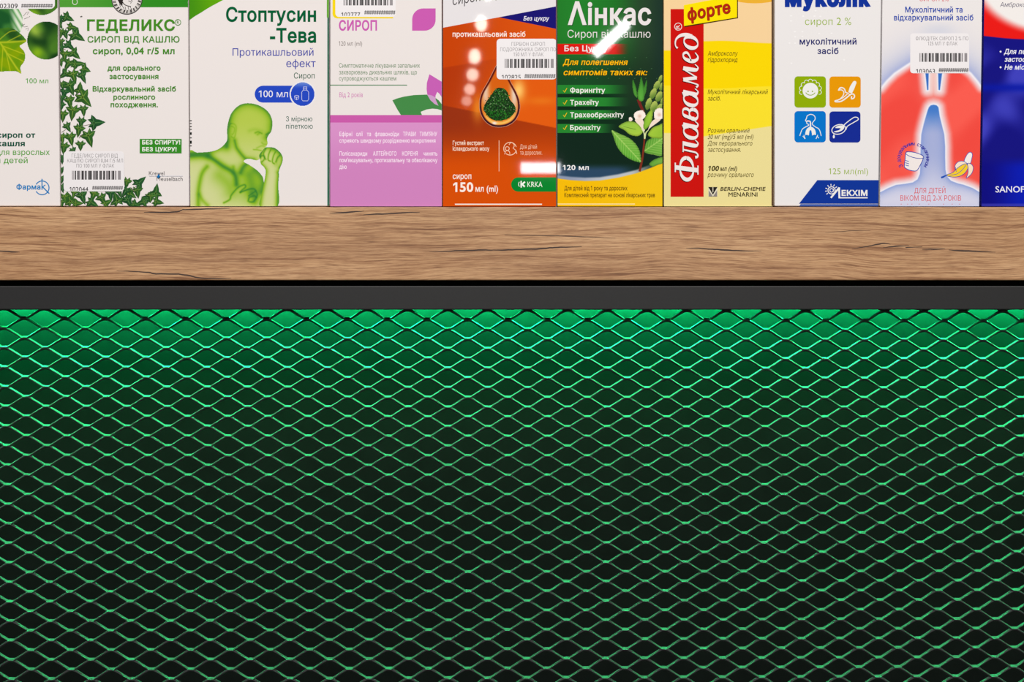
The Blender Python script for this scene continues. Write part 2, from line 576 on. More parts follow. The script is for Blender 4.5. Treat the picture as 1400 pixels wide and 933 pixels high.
class Carton:
    YF = 0.0016
    STEP = 2.0e-6

    def __init__(s, label, tl, tr, bl, br, top, base, depth=0.045, group='syrup cartons along the wooden shelf'):
        """tl/tr: x of the left/right edge at photo row 0; bl/br at row 281"""
        s.quad = (tl, tr, bl, br)
        s.parts = {}
        s.order = []
        s.lay = 1
        s.clipq = True
        xl = lambda y: tl + (bl - tl) * y / 281.0
        xr = lambda y: tr + (br - tr) * y / 281.0
        s.xl, s.xr = xl, xr
        g = 0.35
        yb = 281.9
        zb = P(700, yb, s.YF)[2]
        b0, b1 = P(bl + g, yb, s.YF), P(br - g, yb, s.YF)
        t0, t1 = P(xl(top) + g, top, s.YF), P(xr(top) - g, top, s.YF)
        s.root = empty('medicine_box', ((b0[0] + b1[0]) / 2, s.YF + depth / 2, ZTOP), label, 'medicine box', group)
        bm = bmesh.new()
        y0, y1 = s.YF, s.YF + depth
        vs = [bm.verts.new(p) for p in ((b0[0], y0, zb), (b1[0], y0, zb), (b1[0], y1, zb), (b0[0], y1, zb),
                                        (t0[0], y0, t0[2]), (t1[0], y0, t0[2]), (t1[0], y1, t0[2]), (t0[0], y1, t0[2]))]
        for f in ((3, 2, 1, 0), (4, 5, 6, 7), (0, 1, 5, 4), (1, 2, 6, 5), (2, 3, 7, 6), (3, 0, 4, 7)):
            bm.faces.new([vs[i] for i in f])
        bmesh.ops.bevel(bm, geom=list(bm.edges), offset=0.00045, segments=2, profile=0.5, affect='EDGES')
        bmesh.ops.recalc_face_normals(bm, faces=bm.faces)
        bm.verts.index_update()
        v = [tuple(q.co) for q in bm.verts]
        fs = [[q.index for q in f.verts] for f in bm.faces]
        bm.free()
        # tucked-in base flap, set back from the walls, on which the carton stands
        n0 = len(v)
        i_ = 0.0022
        for z in (ZTOP, zb + 0.0004):
            v += [(b0[0] + i_, y0 + i_, z), (b1[0] - i_, y0 + i_, z), (b1[0] - i_, y1 - i_, z), (b0[0] + i_, y1 - i_, z)]
        fs += [[n0 + k for k in f] for f in ((3, 2, 1, 0), (0, 1, 5, 4), (1, 2, 6, 5), (2, 3, 7, 6), (3, 0, 4, 7))]
        s.carton = link_mesh('carton', v, fs, INK, s.root, np.tile(lin(base), (len(v), 1)))

    # -- accumulate
    def add(s, part, v, f, col, layer=None, under=None):
        if not len(f):
            return
        if layer is None:
            s.lay += 1
            layer = s.lay
        s.lay = max(s.lay, 0)
        key = (part, under)
        if key not in s.parts:
            s.parts[key] = [[], [], [], 0]
            s.order.append(key)
        pv = s.parts[key]
        v = np.asarray(v, float)
        f = np.asarray(f, int)
        W = PA(v[:, 0], v[:, 1], np.full(len(v), s.YF - layer * s.STEP))
        c = np.asarray(col, float)
        if c.ndim == 1:
            c = np.tile(lin(c), (len(v), 1))
        else:
            c = lina(c)
        pv[0].append(W); pv[1].append(f + pv[3]); pv[2].append(c)
        pv[3] += len(v)

    def clip(s, v, f, lo=None, hi=None):
        """cut triangles at the carton's left/right/bottom edge (and at rows lo..hi)"""
        tl, tr, bl, br = s.quad
        planes = [((1.0, -(bl - tl) / 281.0), -(tl + 0.6)), ((-1.0, (br - tr) / 281.0), tr - 0.6), ((0, -1.0), 282.2)]
        if lo is not None:
            planes.append(((0, 1.0), -lo))
        if hi is not None:
            planes.append(((0, -1.0), hi))
        V = [tuple(p) for p in v]
        T = [tuple(t) for t in f]
        for (nx, ny), k in planes:
            d = [nx * p[0] + ny * p[1] + k for p in V]
            if min(d) >= 0:
                continue
            out = []
            for t in T:
                ins = [d[i] >= 0 for i in t]
                if all(ins):
                    out.append(t); continue
                if not any(ins):
                    continue
                pl = []
                m = len(t)
                for a in range(m):
                    i, j = t[a], t[(a + 1) % m]
                    if d[i] >= 0:
                        pl.append(i)
                    if (d[i] >= 0) != (d[j] >= 0):
                        q = d[i] / (d[i] - d[j])
                        V.append((V[i][0] + (V[j][0] - V[i][0]) * q, V[i][1] + (V[j][1] - V[i][1]) * q))
                        d.append(0.0)
                        pl.append(len(V) - 1)
                for a in range(1, len(pl) - 1):
                    out.append((pl[0], pl[a], pl[a + 1]))
            T = out
        return np.array(V), np.array(T, int).reshape(-1, 3)

    def poly(s, part, pts, col, layer=None, under=None, colfn=None, lo=None, hi=None):
        p = np.asarray(pts, float)
        n = len(p)
        e = np.stack([np.arange(n), (np.arange(n) + 1) % n], -1)
        v, f = fill(p, e)
        if not len(f):
            return
        v, f = s.clip(v, f, lo, hi)
        if colfn is not None and len(v):
            col = colfn(v[:, 0], v[:, 1])
        s.add(part, v, f, col, layer, under)

    def rect(s, part, x0, y0, x1, y1, col, layer=None, under=None):
        s.poly(part, ((x0, y0), (x1, y0), (x1, y1), (x0, y1)), col, layer, under)

    def stroke(s, part, pts, w, col, layer=None, under=None, closed=False, sm=0, lo=None, hi=None):
        p = np.asarray(pts, float)
        ws = np.full(len(p), float(w)) if np.isscalar(w) else np.asarray(w, float)
        if sm:
            q = spline(np.column_stack([p, ws]), sm, closed)
            p, ws = q[:, :2], np.maximum(q[:, 2], 0.05)
        n = len(p)
        if closed:
            t = np.roll(p, -1, 0) - np.roll(p, 1, 0)
        else:
            t = np.gradient(p, axis=0)
        t = t / (np.linalg.norm(t, axis=1, keepdims=True) + 1e-9)
        nn = np.stack([-t[:, 1], t[:, 0]], -1)
        a, b = p + nn * ws[:, None] / 2, p - nn * ws[:, None] / 2
        v = np.concatenate([a, b])
        f = []
        for i in range(n if closed else n - 1):
            j = (i + 1) % n
            f += [(i, j, n + j), (i, n + j, n + i)]
        v, f = s.clip(v, np.array(f), lo, hi)
        s.add(part, v, f, col, layer, under)

    def text(s, part, txt, x0, x1, base, cap, col, bold=0.0, slant=0.0, rot=0.0, layer=None, under=None, hi=None, shadow=None, lo=None):
        tv, tf, a, b = text_shape(txt, bold)
        if not len(tf):
            return
        sx = (x1 - x0) / (b - a)
        sy = cap / (CAPH + 2 * max(bold, 0))
        u = (tv[:, 0] - a) * sx
        w = (tv[:, 1] + max(bold, 0)) * sy
        u = u + w * slant
        c, q = math.cos(math.radians(rot)), math.sin(math.radians(rot))
        X = x0 + u * c - w * q
        Y = base - (u * q + w * c)
        v, f = s.clip(np.stack([X, Y], -1), tf, lo, hi)
        lay = s.lay + 2 if layer is None else layer
        if shadow is not None:
            dx, dy, sc = shadow
            s.add(part, v + np.array([dx, dy]), f, sc, lay - 1, under)
        s.add(part, v, f, col, lay, under)

    def field(s, part, x0, y0, x1, y1, step, fn, mask=None, layer=None, under=None):
        nx, ny = int(round((x1 - x0) / step)) + 1, int(round((y1 - y0) / step)) + 1
        X, Y = np.meshgrid(np.linspace(x0, x1, nx), np.linspace(y0, y1, ny))
        tl, tr, bl, br = s.quad
        L = tl + (bl - tl) * Y / 281.0 + 0.6
        R = tr + (br - tr) * Y / 281.0 - 0.6
        ok = np.ones(X.shape, bool)
        if mask is None:
            X = np.clip(X, L, R)
        else:
            ok = mask(X, Y) & (X >= L) & (X <= R)
        C = fn(X, Y)
        q = ok[:-1, :-1] & ok[1:, :-1] & ok[:-1, 1:] & ok[1:, 1:]
        I = np.arange(nx * ny).reshape(ny, nx)
        f = np.stack([I[:-1, :-1][q], I[:-1, 1:][q], I[1:, 1:][q], I[1:, :-1][q]], -1)
        used = np.unique(f)
        mp = np.full(nx * ny, -1); mp[used] = np.arange(len(used))
        s.add(part, np.stack([X.ravel()[used], Y.ravel()[used]], -1), mp[f], C.reshape(-1, 3)[used], layer, under)

    def done(s):
        made = {}
        for key in sorted(s.order, key=lambda k: k[1] is not None):
            part, under = key
            v, f, c, _ = s.parts[key]
            par = s.root if under is None else made[under]
            V = np.concatenate(v); C = np.concatenate(c)
            Fl = [tuple(r) for a in f for r in a]
            paper = part in ('price_sticker',) or under == 'price_sticker'
            o = link_mesh(part, V, Fl, LABEL if paper else INK, par, C)
            made[part] = o
        return made


W = (234, 227, 225)
GROUPNAME = 'syrup cartons along the wooden shelf'


def sticker(b, x0, y0, x1, y1, lines, bars, code, hashes, r=5.0, seed=3):
    """white price sticker: small lettering, bar code, clipped code number, row of hash marks"""
    st = 'price_sticker'
    b.poly(st, rrect(x0, y0, x1, y1, r), (233, 229, 231))
    bx0, bx1, by0, by1 = bars
    rnd = random.Random(seed)
    pat = [(1, 'g'), (.6, 'w'), (.8, 'g'), (1, 'w'), (1.6, 'k'), (1.6, 'w'), (1.4, 'k'), (2.2, 'g'), (1.6, 'w'), (2, 'k'), (1.4, 'g'), (1, 'w'), (2, 'k'), (1.8, 'w'),
           (3, 'd'), (1.6, 'k'), (1.8, 'w'), (1, 'k'), (3, 'g'), (1.8, 'k'), (1.8, 'w'), (3.4, 'd'), (1.4, 'w'), (2.2, 'k'), (1.2, 'w'), (3.6, 'g'), (1.7, 'k'), (1.5, 'w'),
           (1.6, 'g'), (1.9, 'k'), (1, 'w'), (1.8, 'g'), (1.9, 'w'), (3.6, 'g')]
    tot = sum(p[0] for p in pat)
    x = bx0
    cm = {'g': (140, 135, 138), 'd': (85, 82, 84), 'k': (25, 23, 24)}
    for w, k in pat:
        wd = w / tot * (bx1 - bx0)
        if k != 'w':
            b.rect('barcode', x, by0, x + wd, by1, cm[k], layer=b.lay + 1, under=st)
        x += wd
    b.lay += 1
    for t, a, c, base in lines:
        b.text('sticker_lettering', t, a, c, base, 5.3, (100, 94, 98), -0.010, under=st)
    t, a, c, top, hi = code
    b.text('sticker_lettering', t, a, c, top + 6.6, 6.6, (45, 42, 44), 0.012, under=st, hi=hi)
    a, c, t0, t1 = hashes
    n = 13
    for i in range(n):
        xx = a + (c - a) * (i + 0.2) / n
        for o in (0.0, 1.3):
            b.stroke('sticker_lettering', ((xx + o + 0.9, t0), (xx + o, t1)), 0.7, (50, 47, 50), layer=b.lay + 1, under=st)
    for q in (0.3, 0.68):
        yy = t0 + (t1 - t0) * q
        b.stroke('sticker_lettering', ((a, yy), (c, yy)), 0.75, (60, 57, 60), layer=b.lay + 1, under=st)
    b.lay += 1

# ================================================================== the cartons, left to right
# ------------------------------------------------------------------ 1: white carton with ivy photographs
b = Carton('white carton with a lime ivy leaf photo, at the left end of the shelf', -80, 79.3, -77, 82.6, -70, W)
A_ = 'leaf_photograph'


def leafy(x, y):
    t = wav(x, y, 0.55, 0.4)
    c = lerp((22, 62, 22), (70, 120, 35), smooth(-.5, .6, t))
    k = np.exp(-((x - 46 - 0.5 * (y - 40)) / 9.0) ** 2) * smooth(58, 42, y)
    c = lerp(c, (165, 195, 70), 0.85 * k)
    return lerp(c, (130, 175, 25), np.exp(-(np.hypot((x - 51) / 8.5, (y - 72) / 8.0)) ** 2))


def hazy(x, y):
    st = np.abs(np.sin((x * 0.9 - y * 0.55) * 0.42))
    c = lerp((24, 84, 38), (55, 118, 50), smooth(-.4, .6, wav(x, y, .6, 1.)))
    e = smooth(9, 21, x - 0.18 * (y - 12))
    return lerp(c, lerp((96, 160, 92), (226, 232, 214), st), e)

b.poly(A_, ((-78, 5), (27, 5), (30, 20), (30.5, 34), (29, 47), (20, 42), (-78, 48)), None, colfn=None) if False else None
b.field(A_, -60, 8, 31, 50, 0.7, hazy, lambda x, y: (x < 30 - 0.02 * (y - 30) ** 2 + 2) & (y < 49))
b.field(A_, 36, 29, 82, 82, 0.6, leafy, lambda x, y: np.hypot(x - 63.3, y - 55.4) < 26.4)
b.field(A_, 28, -40, 82, 22, 0.7, lambda x, y: leafy(x + 6, y + 52), lambda x, y: np.hypot(x - 57.5, y + 6) < 27)
leaf1 = spline([(-78, 42), (-40, 30), (-5, 38), (12, 37.5), (22, 41), (30, 47.5), (36.6, 55.7), (31, 60.5), (27.5, 63.4), (32.5, 69), (34.6, 75), (33.6, 84), (28.2, 92), (29.3, 101), (21, 97.8), (6, 98), (-15, 100), (-78, 104)], 5)
veins1 = [[(-20, 55), (0, 58), (36, 56)], [(0, 58), (22, 92), (29, 100)], [(-5, 58), (12, 44), (22, 42)], [(4, 64), (2, 98)], [(8, 70), (14, 97)], [(10, 73), (32, 84)], [(4, 63), (33, 74)], [(10, 57), (28, 48)]]


def leafcol(x, y):
    up = smooth(60, 54, y - 0.03 * x + 1.5)
    base = lerp(lerp((104, 150, 8), (130, 160, 0), smooth(-.5, .5, wav(x, y, .8, .2))), lerp((34, 78, 26), (66, 122, 30), smooth(-.6, .5, wav(x, y, .7, 1.1))), up)
    v = np.full(x.shape, 1e9)
    for i, l in enumerate(veins1):
        v = np.minimum(v, dist(spline(l, 5), x, y) * (0.7 if i < 2 else 1.5))
    return lerp(base, (196, 200, 40), 0.8 * np.exp(-(v / 0.9) ** 2))
b.field(A_, -60, 28, 38, 104, 0.6, leafcol, lambda x, y: inside(leaf1, x, y))
for pl in ([(32, 22), (36, 17), (40, 16), (37, 20)], [(33, 26), (38, 24)], [(30, 32), (33, 37), (38, 36)], [(35, 40), (39, 38), (38, 42)], [(34, 33), (30, 35)], [(39, 24), (41, 22)]):
    b.stroke('formula_sketch', pl, 0.6, (90, 92, 78))
b.text('volume_lettering', '100 мл', 35.2, 66, 114, 6.8, (84, 160, 62), 0.005)
b.text('lettering', 'сироп от', -4, 48.2, 188.6, 7.9, (0, 78, 56), 0.035)
b.text('lettering', 'кашля', -4, 34, 200.2, 7.9, (0, 78, 56), 0.035)
b.text('lettering', 'для взрослых', -5.5, 68, 212, 7.9, (84, 158, 56), 0.008)
b.text('lettering', 'и детей', -5, 37.8, 223.2, 7.9, (84, 158, 56), 0.008)
BL = (24, 122, 188)
L_ = 'maker_logo'
b.text(L_, 'Фарма', 22.4, 55.4, 259.4, 7.6, BL, 0.03)
b.stroke(L_, ell(57.6, 257, 9.4, None, 0, 40, -150, 150), 1.4, BL)
b.stroke(L_, ((57.4, 244.6), (57.4, 259.6)), 1.5, BL)
b.stroke(L_, ((57.4, 256.5), (62, 252.8)), 1.3, BL)
b.stroke(L_, ((58.6, 256), (67.3, 264.8)), 1.6, BL)
sticker(b, -34, -46, 75, 12, (), (-14, 66, -28, -4), ('102309', -5, 24.2, 5, 11.2), (29, 72, 5.2, 10.4), 6, 3)
b.done()

# ------------------------------------------------------------------ 2: white carton with ivy border
b = Carton('white carton bordered with ivy leaves under a green band with a round portrait', 81.0, 257.6, 83.0, 259.0, -95, W)
G1 = (68, 138, 34)
b.field('green_band', 80, -40, 259, 10, 3, lambda x, y: lerp((78, 155, 52), (46, 138, 32), smooth(100, 220, x)))
b.stroke('green_band', spline([(102.3, -6), (99.3, 1), (99.6, 4.6), (102.3, 6.4), (105.2, 4.6), (105.4, 1)], 5, True), 0.8, W, closed=True)
IVY = 'ivy_print'
tmpl = np.array([(0, -.42), (.20, -.62), (.40, -.80), (.44, -.44), (.86, -.34), (.62, -.02), (.38, .16), (.30, .52), (0, 1.15), (-.30, .52), (-.38, .16), (-.62, -.02), (-.86, -.34), (-.44, -.44), (-.40, -.80), (-.20, -.62)])


def ivy(cx, cy, r, ang, seed):
    rn = random.Random(seed)
    a = math.radians(ang - 90)
    c, s_ = math.cos(a), math.sin(a)
    t = tmpl * np.array([1 + rn.uniform(-.12, .18), 1 + rn.uniform(-.1, .15)]) * r
    R = lambda q: np.stack([cx + q[:, 0] * c - q[:, 1] * s_, cy + q[:, 0] * s_ + q[:, 1] * c], -1)
    g = rn.uniform(0, 1)
    body = lerp((28, 74, 40), (48, 92, 34), g)
    lay = b.lay + 1
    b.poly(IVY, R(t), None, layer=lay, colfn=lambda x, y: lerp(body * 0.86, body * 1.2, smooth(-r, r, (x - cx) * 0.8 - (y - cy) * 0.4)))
    vein = tuple(lerp((70, 120, 66), (118, 150, 60), g))
    for tip in (8, 4, 12, 2, 14):
        q = R(np.array([(0, -.1 * r), tuple(t[tip] * 0.8)]))
        b.stroke(IVY, q, (r * .13, r * .03), vein, layer=lay + 1)
    b.lay += 1

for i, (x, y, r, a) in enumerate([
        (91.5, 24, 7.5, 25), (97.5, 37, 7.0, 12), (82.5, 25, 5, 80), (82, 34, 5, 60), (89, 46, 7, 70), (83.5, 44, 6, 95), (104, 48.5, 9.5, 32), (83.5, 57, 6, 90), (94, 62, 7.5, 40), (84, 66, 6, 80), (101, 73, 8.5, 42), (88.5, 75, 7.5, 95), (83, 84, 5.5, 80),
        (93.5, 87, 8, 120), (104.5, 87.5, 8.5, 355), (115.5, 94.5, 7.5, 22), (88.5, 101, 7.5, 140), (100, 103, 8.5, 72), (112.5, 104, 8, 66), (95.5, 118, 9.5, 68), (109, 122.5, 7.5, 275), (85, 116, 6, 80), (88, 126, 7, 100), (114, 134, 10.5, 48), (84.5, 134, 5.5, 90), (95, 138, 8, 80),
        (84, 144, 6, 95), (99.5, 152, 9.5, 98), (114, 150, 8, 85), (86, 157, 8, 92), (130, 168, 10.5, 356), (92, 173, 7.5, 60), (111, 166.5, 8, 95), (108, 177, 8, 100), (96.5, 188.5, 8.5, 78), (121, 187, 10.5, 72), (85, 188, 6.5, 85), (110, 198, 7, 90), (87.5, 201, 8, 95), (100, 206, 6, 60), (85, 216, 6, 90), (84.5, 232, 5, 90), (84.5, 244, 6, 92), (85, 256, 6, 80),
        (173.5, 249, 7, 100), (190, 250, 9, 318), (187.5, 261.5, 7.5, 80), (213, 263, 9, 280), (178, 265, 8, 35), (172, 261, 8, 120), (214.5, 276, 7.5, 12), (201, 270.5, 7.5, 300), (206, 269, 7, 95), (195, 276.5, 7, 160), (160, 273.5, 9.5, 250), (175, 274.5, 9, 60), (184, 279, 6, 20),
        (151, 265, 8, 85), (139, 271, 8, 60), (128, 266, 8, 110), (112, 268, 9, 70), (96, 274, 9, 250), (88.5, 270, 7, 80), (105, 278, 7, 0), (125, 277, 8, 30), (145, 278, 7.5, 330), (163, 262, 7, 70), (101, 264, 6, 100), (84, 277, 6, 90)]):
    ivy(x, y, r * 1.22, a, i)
for pl in ([(93, 47), (97, 46.5)], [(112, 172.5), (124, 170)], [(178, 257), (184, 262)], [(183, 258), (186, 254)], [(90, 68), (86, 67)], [(84, 181), (90, 177)], [(108, 189), (113, 184)]):
    b.stroke(IVY, pl, 0.6, (126, 112, 96))
PT = 'round_portrait'
b.poly(PT, ell(173.5, -1.4, 21.2, None, 0, 56), (52, 48, 46))
b.poly(PT, ell(173.5, -1.4, 20.3, None, 0, 56), (170, 166, 162))
rp = random.Random(5)
for k in range(46):
    t = math.radians(k * 360 / 46 + rp.uniform(-2, 2))
    r0, r1 = 15.4, 19.6
    col = (40, 36, 35) if k % 2 else (226, 220, 216)
    b.stroke(PT, ((173.5 + r0 * math.cos(t), -1.4 + r0 * math.sin(t)), (173.5 + r1 * math.cos(t + .06), -1.4 + r1 * math.sin(t + .06))), rp.uniform(1.0, 1.7), col, layer=b.lay + 1)
b.lay += 1
b.poly(PT, ell(173.5, -1.4, 15.2, None, 0, 44), (229, 224, 221))
b.poly(PT, spline([(159, -6), (163, 4), (167, 8), (168, 1), (171, -3), (174, -8), (170, -14), (162, -14)], 5, True), (44, 38, 36))
b.stroke(PT, spline([(166.5, 1), (170, 6), (175, 8.2), (179, 8.8)], 5), (1.2, ) * 16, (50, 44, 42))
b.stroke(PT, ((175.5, 1), (179.5, 3), (178.5, 5)), 0.9, (60, 54, 52))
b.stroke(PT, ((179, -1), (181, 2.2)), 1.0, (60, 54, 52))
for pl in ([(166, 6), (170, 12.6)], [(163, 5), (165, 10)], [(175, 9), (176, 13)], [(178, 9.4), (180, 13)], [(171, 9), (172, 13.6)]):
    b.stroke(PT, pl, 0.8, (96, 90, 88))
b.text('heading', 'ГЕДЕЛИКС', 119, 239, 42, 15.6, G1, 0.03)
b.stroke('heading', ell(243.2, 30.5, 3.9), 0.8, G1, closed=True)
b.text('heading', 'R', 241.8, 244.8, 32.4, 3.9, G1, 0.0)
T_ = 'lettering'
b.text(T_, 'СИРОП ВІД КАШЛЮ', 119.6, 245.4, 58, 8.7, G1, 0.014)
b.text(T_, 'сироп, 0,04 г/5 мл', 126.8, 238.6, 74, 9.0, G1, 0.022)
b.text(T_, 'для орального', 147, 219.4, 96.5, 7.3, G1, 0.024)
b.text(T_, 'застосування', 149.6, 216.6, 108, 7.2, G1, 0.024)
b.text(T_, 'Відхаркувальний засіб', 126.6, 240.4, 125, 7.2, G1, 0.026)
b.text(T_, 'рослинного', 155, 212, 136.2, 7.2, G1, 0.026)
b.text(T_, 'походження.', 151.2, 215.8, 146.6, 7.2, G1, 0.026)
b.stroke(T_, ((109.8, 22.9), (112.4, 22.2)), 1.3, (90, 88, 86))
B_ = 'green_notice'
b.rect(B_, 191, 190, 248.2, 209.6, (52, 138, 36))
b.text(B_, 'БЕЗ СПИРТУ!', 194.4, 246.4, 197.6, 6.0, (236, 240, 230), 0.035)
b.text(B_, 'БЕЗ ЦУКРУ!', 194.4, 241.4, 207.2, 6.0, (236, 240, 230), 0.035)
b.text('maker_logo', 'Krewel', 203.6, 224.6, 239.4, 5.2, (92, 88, 90), -0.008)
b.text('maker_logo', 'Meuselbach', 214.2, 249.6, 247.2, 5.4, (92, 88, 90), -0.008)
b.rect('maker_logo', 204, 240.7, 250, 241.1, (190, 196, 214))
b.poly('maker_logo', ((216.8, 237.8), (219.3, 241.8), (216.8, 244), (214.4, 241.8)), (20, 110, 176))
sticker(b, 87, 207, 169.8, 261.8, (('ГЕДЕЛИКС СИРОП ВІД', 98, 161, 215.6), ('КАШЛЮ СИРОП 0,04 Г/5 МЛ', 92, 168, 222.4), ('ПО 100 МЛ У ФЛАК', 104.5, 156, 229.4)),
        (98.5, 165.2, 233.6, 245.8), ('102044', 95, 120.6, 255.8, 260.8), (126, 168, 254.4, 259.6), 5, 3)
b.done()

# ------------------------------------------------------------------ 3: white carton with the green coughing figure
b = Carton('white carton with a lime-green coughing man and dark green two-line heading', 258.2, 450.3, 259.6, 450.5, -80, W)
b.poly('green_corner', [(255, -40), (255, 31), (258, 28.4), (266, 22.5), (275, 17.2), (283, 12), (290, 8), (305, 0), (320, -8), (345, -22), (345, -40)], None,
       colfn=lambda x, y: lerp((66, 142, 16), (98, 168, 6), smooth(258, 300, x)))
DG = (0, 92, 52)
b.text('heading', 'Стоптусин', 309, 432.2, 30, 20.6, DG, 0.028)
b.text('heading', '-Тева', 369, 432.2, 58.6, 20.4, DG, 0.03)
BV = (52, 62, 164)
b.text(T_, 'Протикашльовий', 318, 428.6, 76.2, 10.2, BV, 0.002)
b.text(T_, 'ефект', 391.4, 431.6, 91.8, 10.6, BV, 0.002)
b.text(T_, 'Сироп', 401.8, 430.2, 107.4, 8.0, (0, 84, 58), 0.002)
b.text(T_, 'З мірною', 391, 427, 166, 6.9, (0, 84, 66), 0.002)
b.text(T_, 'піпеткою', 391, 427.6, 176, 6.9, (0, 84, 66), 0.002)
VB = 'volume_badge'
PB = (36, 72, 194)
b.poly(VB, rrect(348.2, 117.2, 412, 140.4, 11.5, (1, 0, 0, 1)), PB)
b.poly(VB, ell(413.8, 128.8, 17.9, None, 0, 48), (236, 234, 238))
b.field(VB, 397, 112, 431, 146, 0.6, lambda x, y: lerp(PB, (120, 150, 220), 0.75 * smooth(122, 113, y) * smooth(15.5, 9, np.abs(x - 414) + .0 * y)), lambda x, y: np.hypot(x - 413.8, y - 128.8) < 16.5)
b.text(VB, '100 мл', 353.8, 393.6, 133, 9.2, (236, 236, 244), 0.0)
LI = (206, 212, 240)
b.stroke(VB, [(412.5, 126), (414.5, 123.2), (419.5, 123.2), (422, 126), (422, 136), (420.5, 138), (414, 138), (412.5, 136)], 0.7, LI, closed=True)
b.stroke(VB, [(414.8, 123), (414.8, 118.8), (419.4, 118.8), (419.4, 123)], 0.7, LI)
b.stroke(VB, [(414.8, 120.8), (419.4, 120.8)], 0.6, LI)
b.stroke(VB, ell(405.6, 131.8, 3.0, 1.3), 0.6, LI, closed=True)
b.stroke(VB, [(402.7, 132), (403.1, 135.4), (405.6, 136.6), (408.1, 135.4), (408.6, 132)], 0.6, LI)
b.stroke(VB, [(405.6, 133.2), (405.6, 136.4)], 0.9, LI)
FG = 'coughing_figure'
body = spline([(258, 210.7), (269.6, 208.6), (284, 207.7), (293.8, 205.7), (301.8, 201.7), (308.2, 195.3), (310.6, 189.7), (310.2, 178.4), (311.8, 167.2), (315.5, 155.9), (322.7, 147), (330.7, 142.2), (340.4, 141), (351.6, 143), (361.3, 147.9), (368.5, 155.1), (372.2, 163.9), (372.5, 172), (371, 180), (368, 184), (366.2, 187.3), (365.2, 190.5), (366.1, 196.1), (364.5, 200),
               (361.5, 204), (358, 210), (357, 216), (351.5, 219.4), (347.6, 218.9), (340.4, 217.3), (335.6, 218.6), (333.6, 221.2), (340.4, 225), (350, 231.5), (356.5, 237.9), (360.5, 247.5), (360, 282), (258, 282)], 4, True)
arm = spline([(355, 217), (354, 212), (358.5, 206), (362, 202), (366.5, 201.2), (374.1, 201.7), (379.8, 204.9), (383.8, 209), (386.6, 214.6), (386.2, 221.8), (383, 229.9), (381.2, 236), (381.6, 239.5), (380.6, 254), (380.1, 282), (355, 282), (357, 268.4), (360.5, 250.8), (362.6, 240), (362.9, 233), (360, 228), (356.5, 224.5)], 4, True)
torso_lines = [
    ([(309.9, 200), (310.6, 178.4), (315.5, 155.9), (322.7, 147), (330.7, 142.2), (340.4, 140.6), (351.6, 143), (361.3, 147.9), (368.5, 155.1), (372.4, 164), (372.3, 173), (371, 181), (366, 188)], 4.6, 1.0),
    ([(258, 210.7), (284, 207.7), (301.8, 201.7), (310, 192)], 3.0, .75), ([(258, 213), (272, 212), (284, 212.5)], 4.2, 1.0),
    ([(284, 213), (294, 219.5), (305, 227.4), (316.3, 233.9), (321.9, 241), (323.5, 252.4)], 3.2, 1.0),
    ([(320.8, 192), (323, 201), (326, 206), (332.3, 213.8), (337.2, 217.5), (347, 219)], 2.4, .85),
    ([(283, 228), (278, 234), (274.5, 242.7), (271.5, 260), (271, 281)], 2.6, .7), ([(272.5, 266), (277, 274), (284, 281)], 2.2, .5),
    ([(341, 240), (344, 252), (346, 262)], 11, .75), ([(350, 231.5), (356.5, 238), (360.5, 249), (358, 262)], 5.0, .85), ([(340, 222), (333, 228), (329, 236)], 3.2, .9), ([(300, 240), (312, 252), (316, 262)], 9, .45), ([(319, 228), (319.5, 236)], 2, .5),
    ([(306, 277.5), (314, 273), (316.3, 266.8), (324.3, 257.5), (331, 253.6), (335, 253), (335.5, 256), (331, 260), (328.6, 263)], 1.3, .85),
    ([(328.6, 263), (340, 259), (347, 258.4), (350, 262), (351.6, 266), (350.6, 270)], 1.3, 1.0), ([(340, 268), (350, 261)], 1.0, .9), ([(339.5, 275), (341, 270), (348, 268), (350, 271), (346, 276), (341, 276)], 1.4, .9), ([(344, 264), (348, 270), (348, 276)], 3.5, .6),
    ([(312.6, 174), (315, 169.4), (320, 169.6), (323, 174), (322, 183), (320, 188.6), (316.5, 187)], 1.1, .5), ([(317, 173), (320.5, 175), (320, 181), (317.5, 184)], 1.0, .5),
    ([(349, 181.8), (353, 180.4), (358, 182.6)], 1.4, .75), ([(354, 182.8), (352, 184)], 1.6, .6), ([(364, 184), (367.5, 182)], 1.5, .8), ([(346.6, 204.6), (352, 205), (357, 206)], 0.9, .6), ([(351, 202.6), (357, 199.8), (361, 200)], 1.2, .4),
    ([(358, 195), (360, 197), (364, 197.5)], 1.2, .45), ([(341, 179), (349, 177), (358, 179)], 2.0, .25)]
arm_lines = [
    ([(355, 215), (358.5, 206), (364, 201.5), (372, 201), (379.8, 204.5), (384.5, 209.5), (387, 215), (386, 223), (383, 230)], 1.9, 1.0),
    ([(381.2, 236), (381.6, 240), (380.6, 254), (380.1, 282)], 2.6, .95), ([(383, 229), (381.6, 238)], 1.4, .7),
    ([(356.5, 224.5), (362.9, 232.5), (362.6, 240), (360.5, 251), (357, 268), (355, 282)], 2.4, .75),
    ([(363.5, 203.5), (360.6, 209), (360.8, 214), (363.5, 218)], 1.0, .85), ([(370, 205), (367.4, 211), (366.6, 218.4), (369.5, 220.5)], 1.0, .85), ([(376.5, 208), (373.6, 214), (372.4, 221.4), (375, 224)], 1.0, .85), ([(382.5, 212.5), (379.6, 215.6), (377.2, 221.6)], 1.1, .85), ([(372, 203), (379, 206), (384, 211)], 3.2, .7),
    ([(354.4, 217), (357.4, 213.4), (361.4, 213.6), (361, 218.5), (357.6, 221.6)], 1.1, .85), ([(378, 225), (380, 216)], 3, .3)]


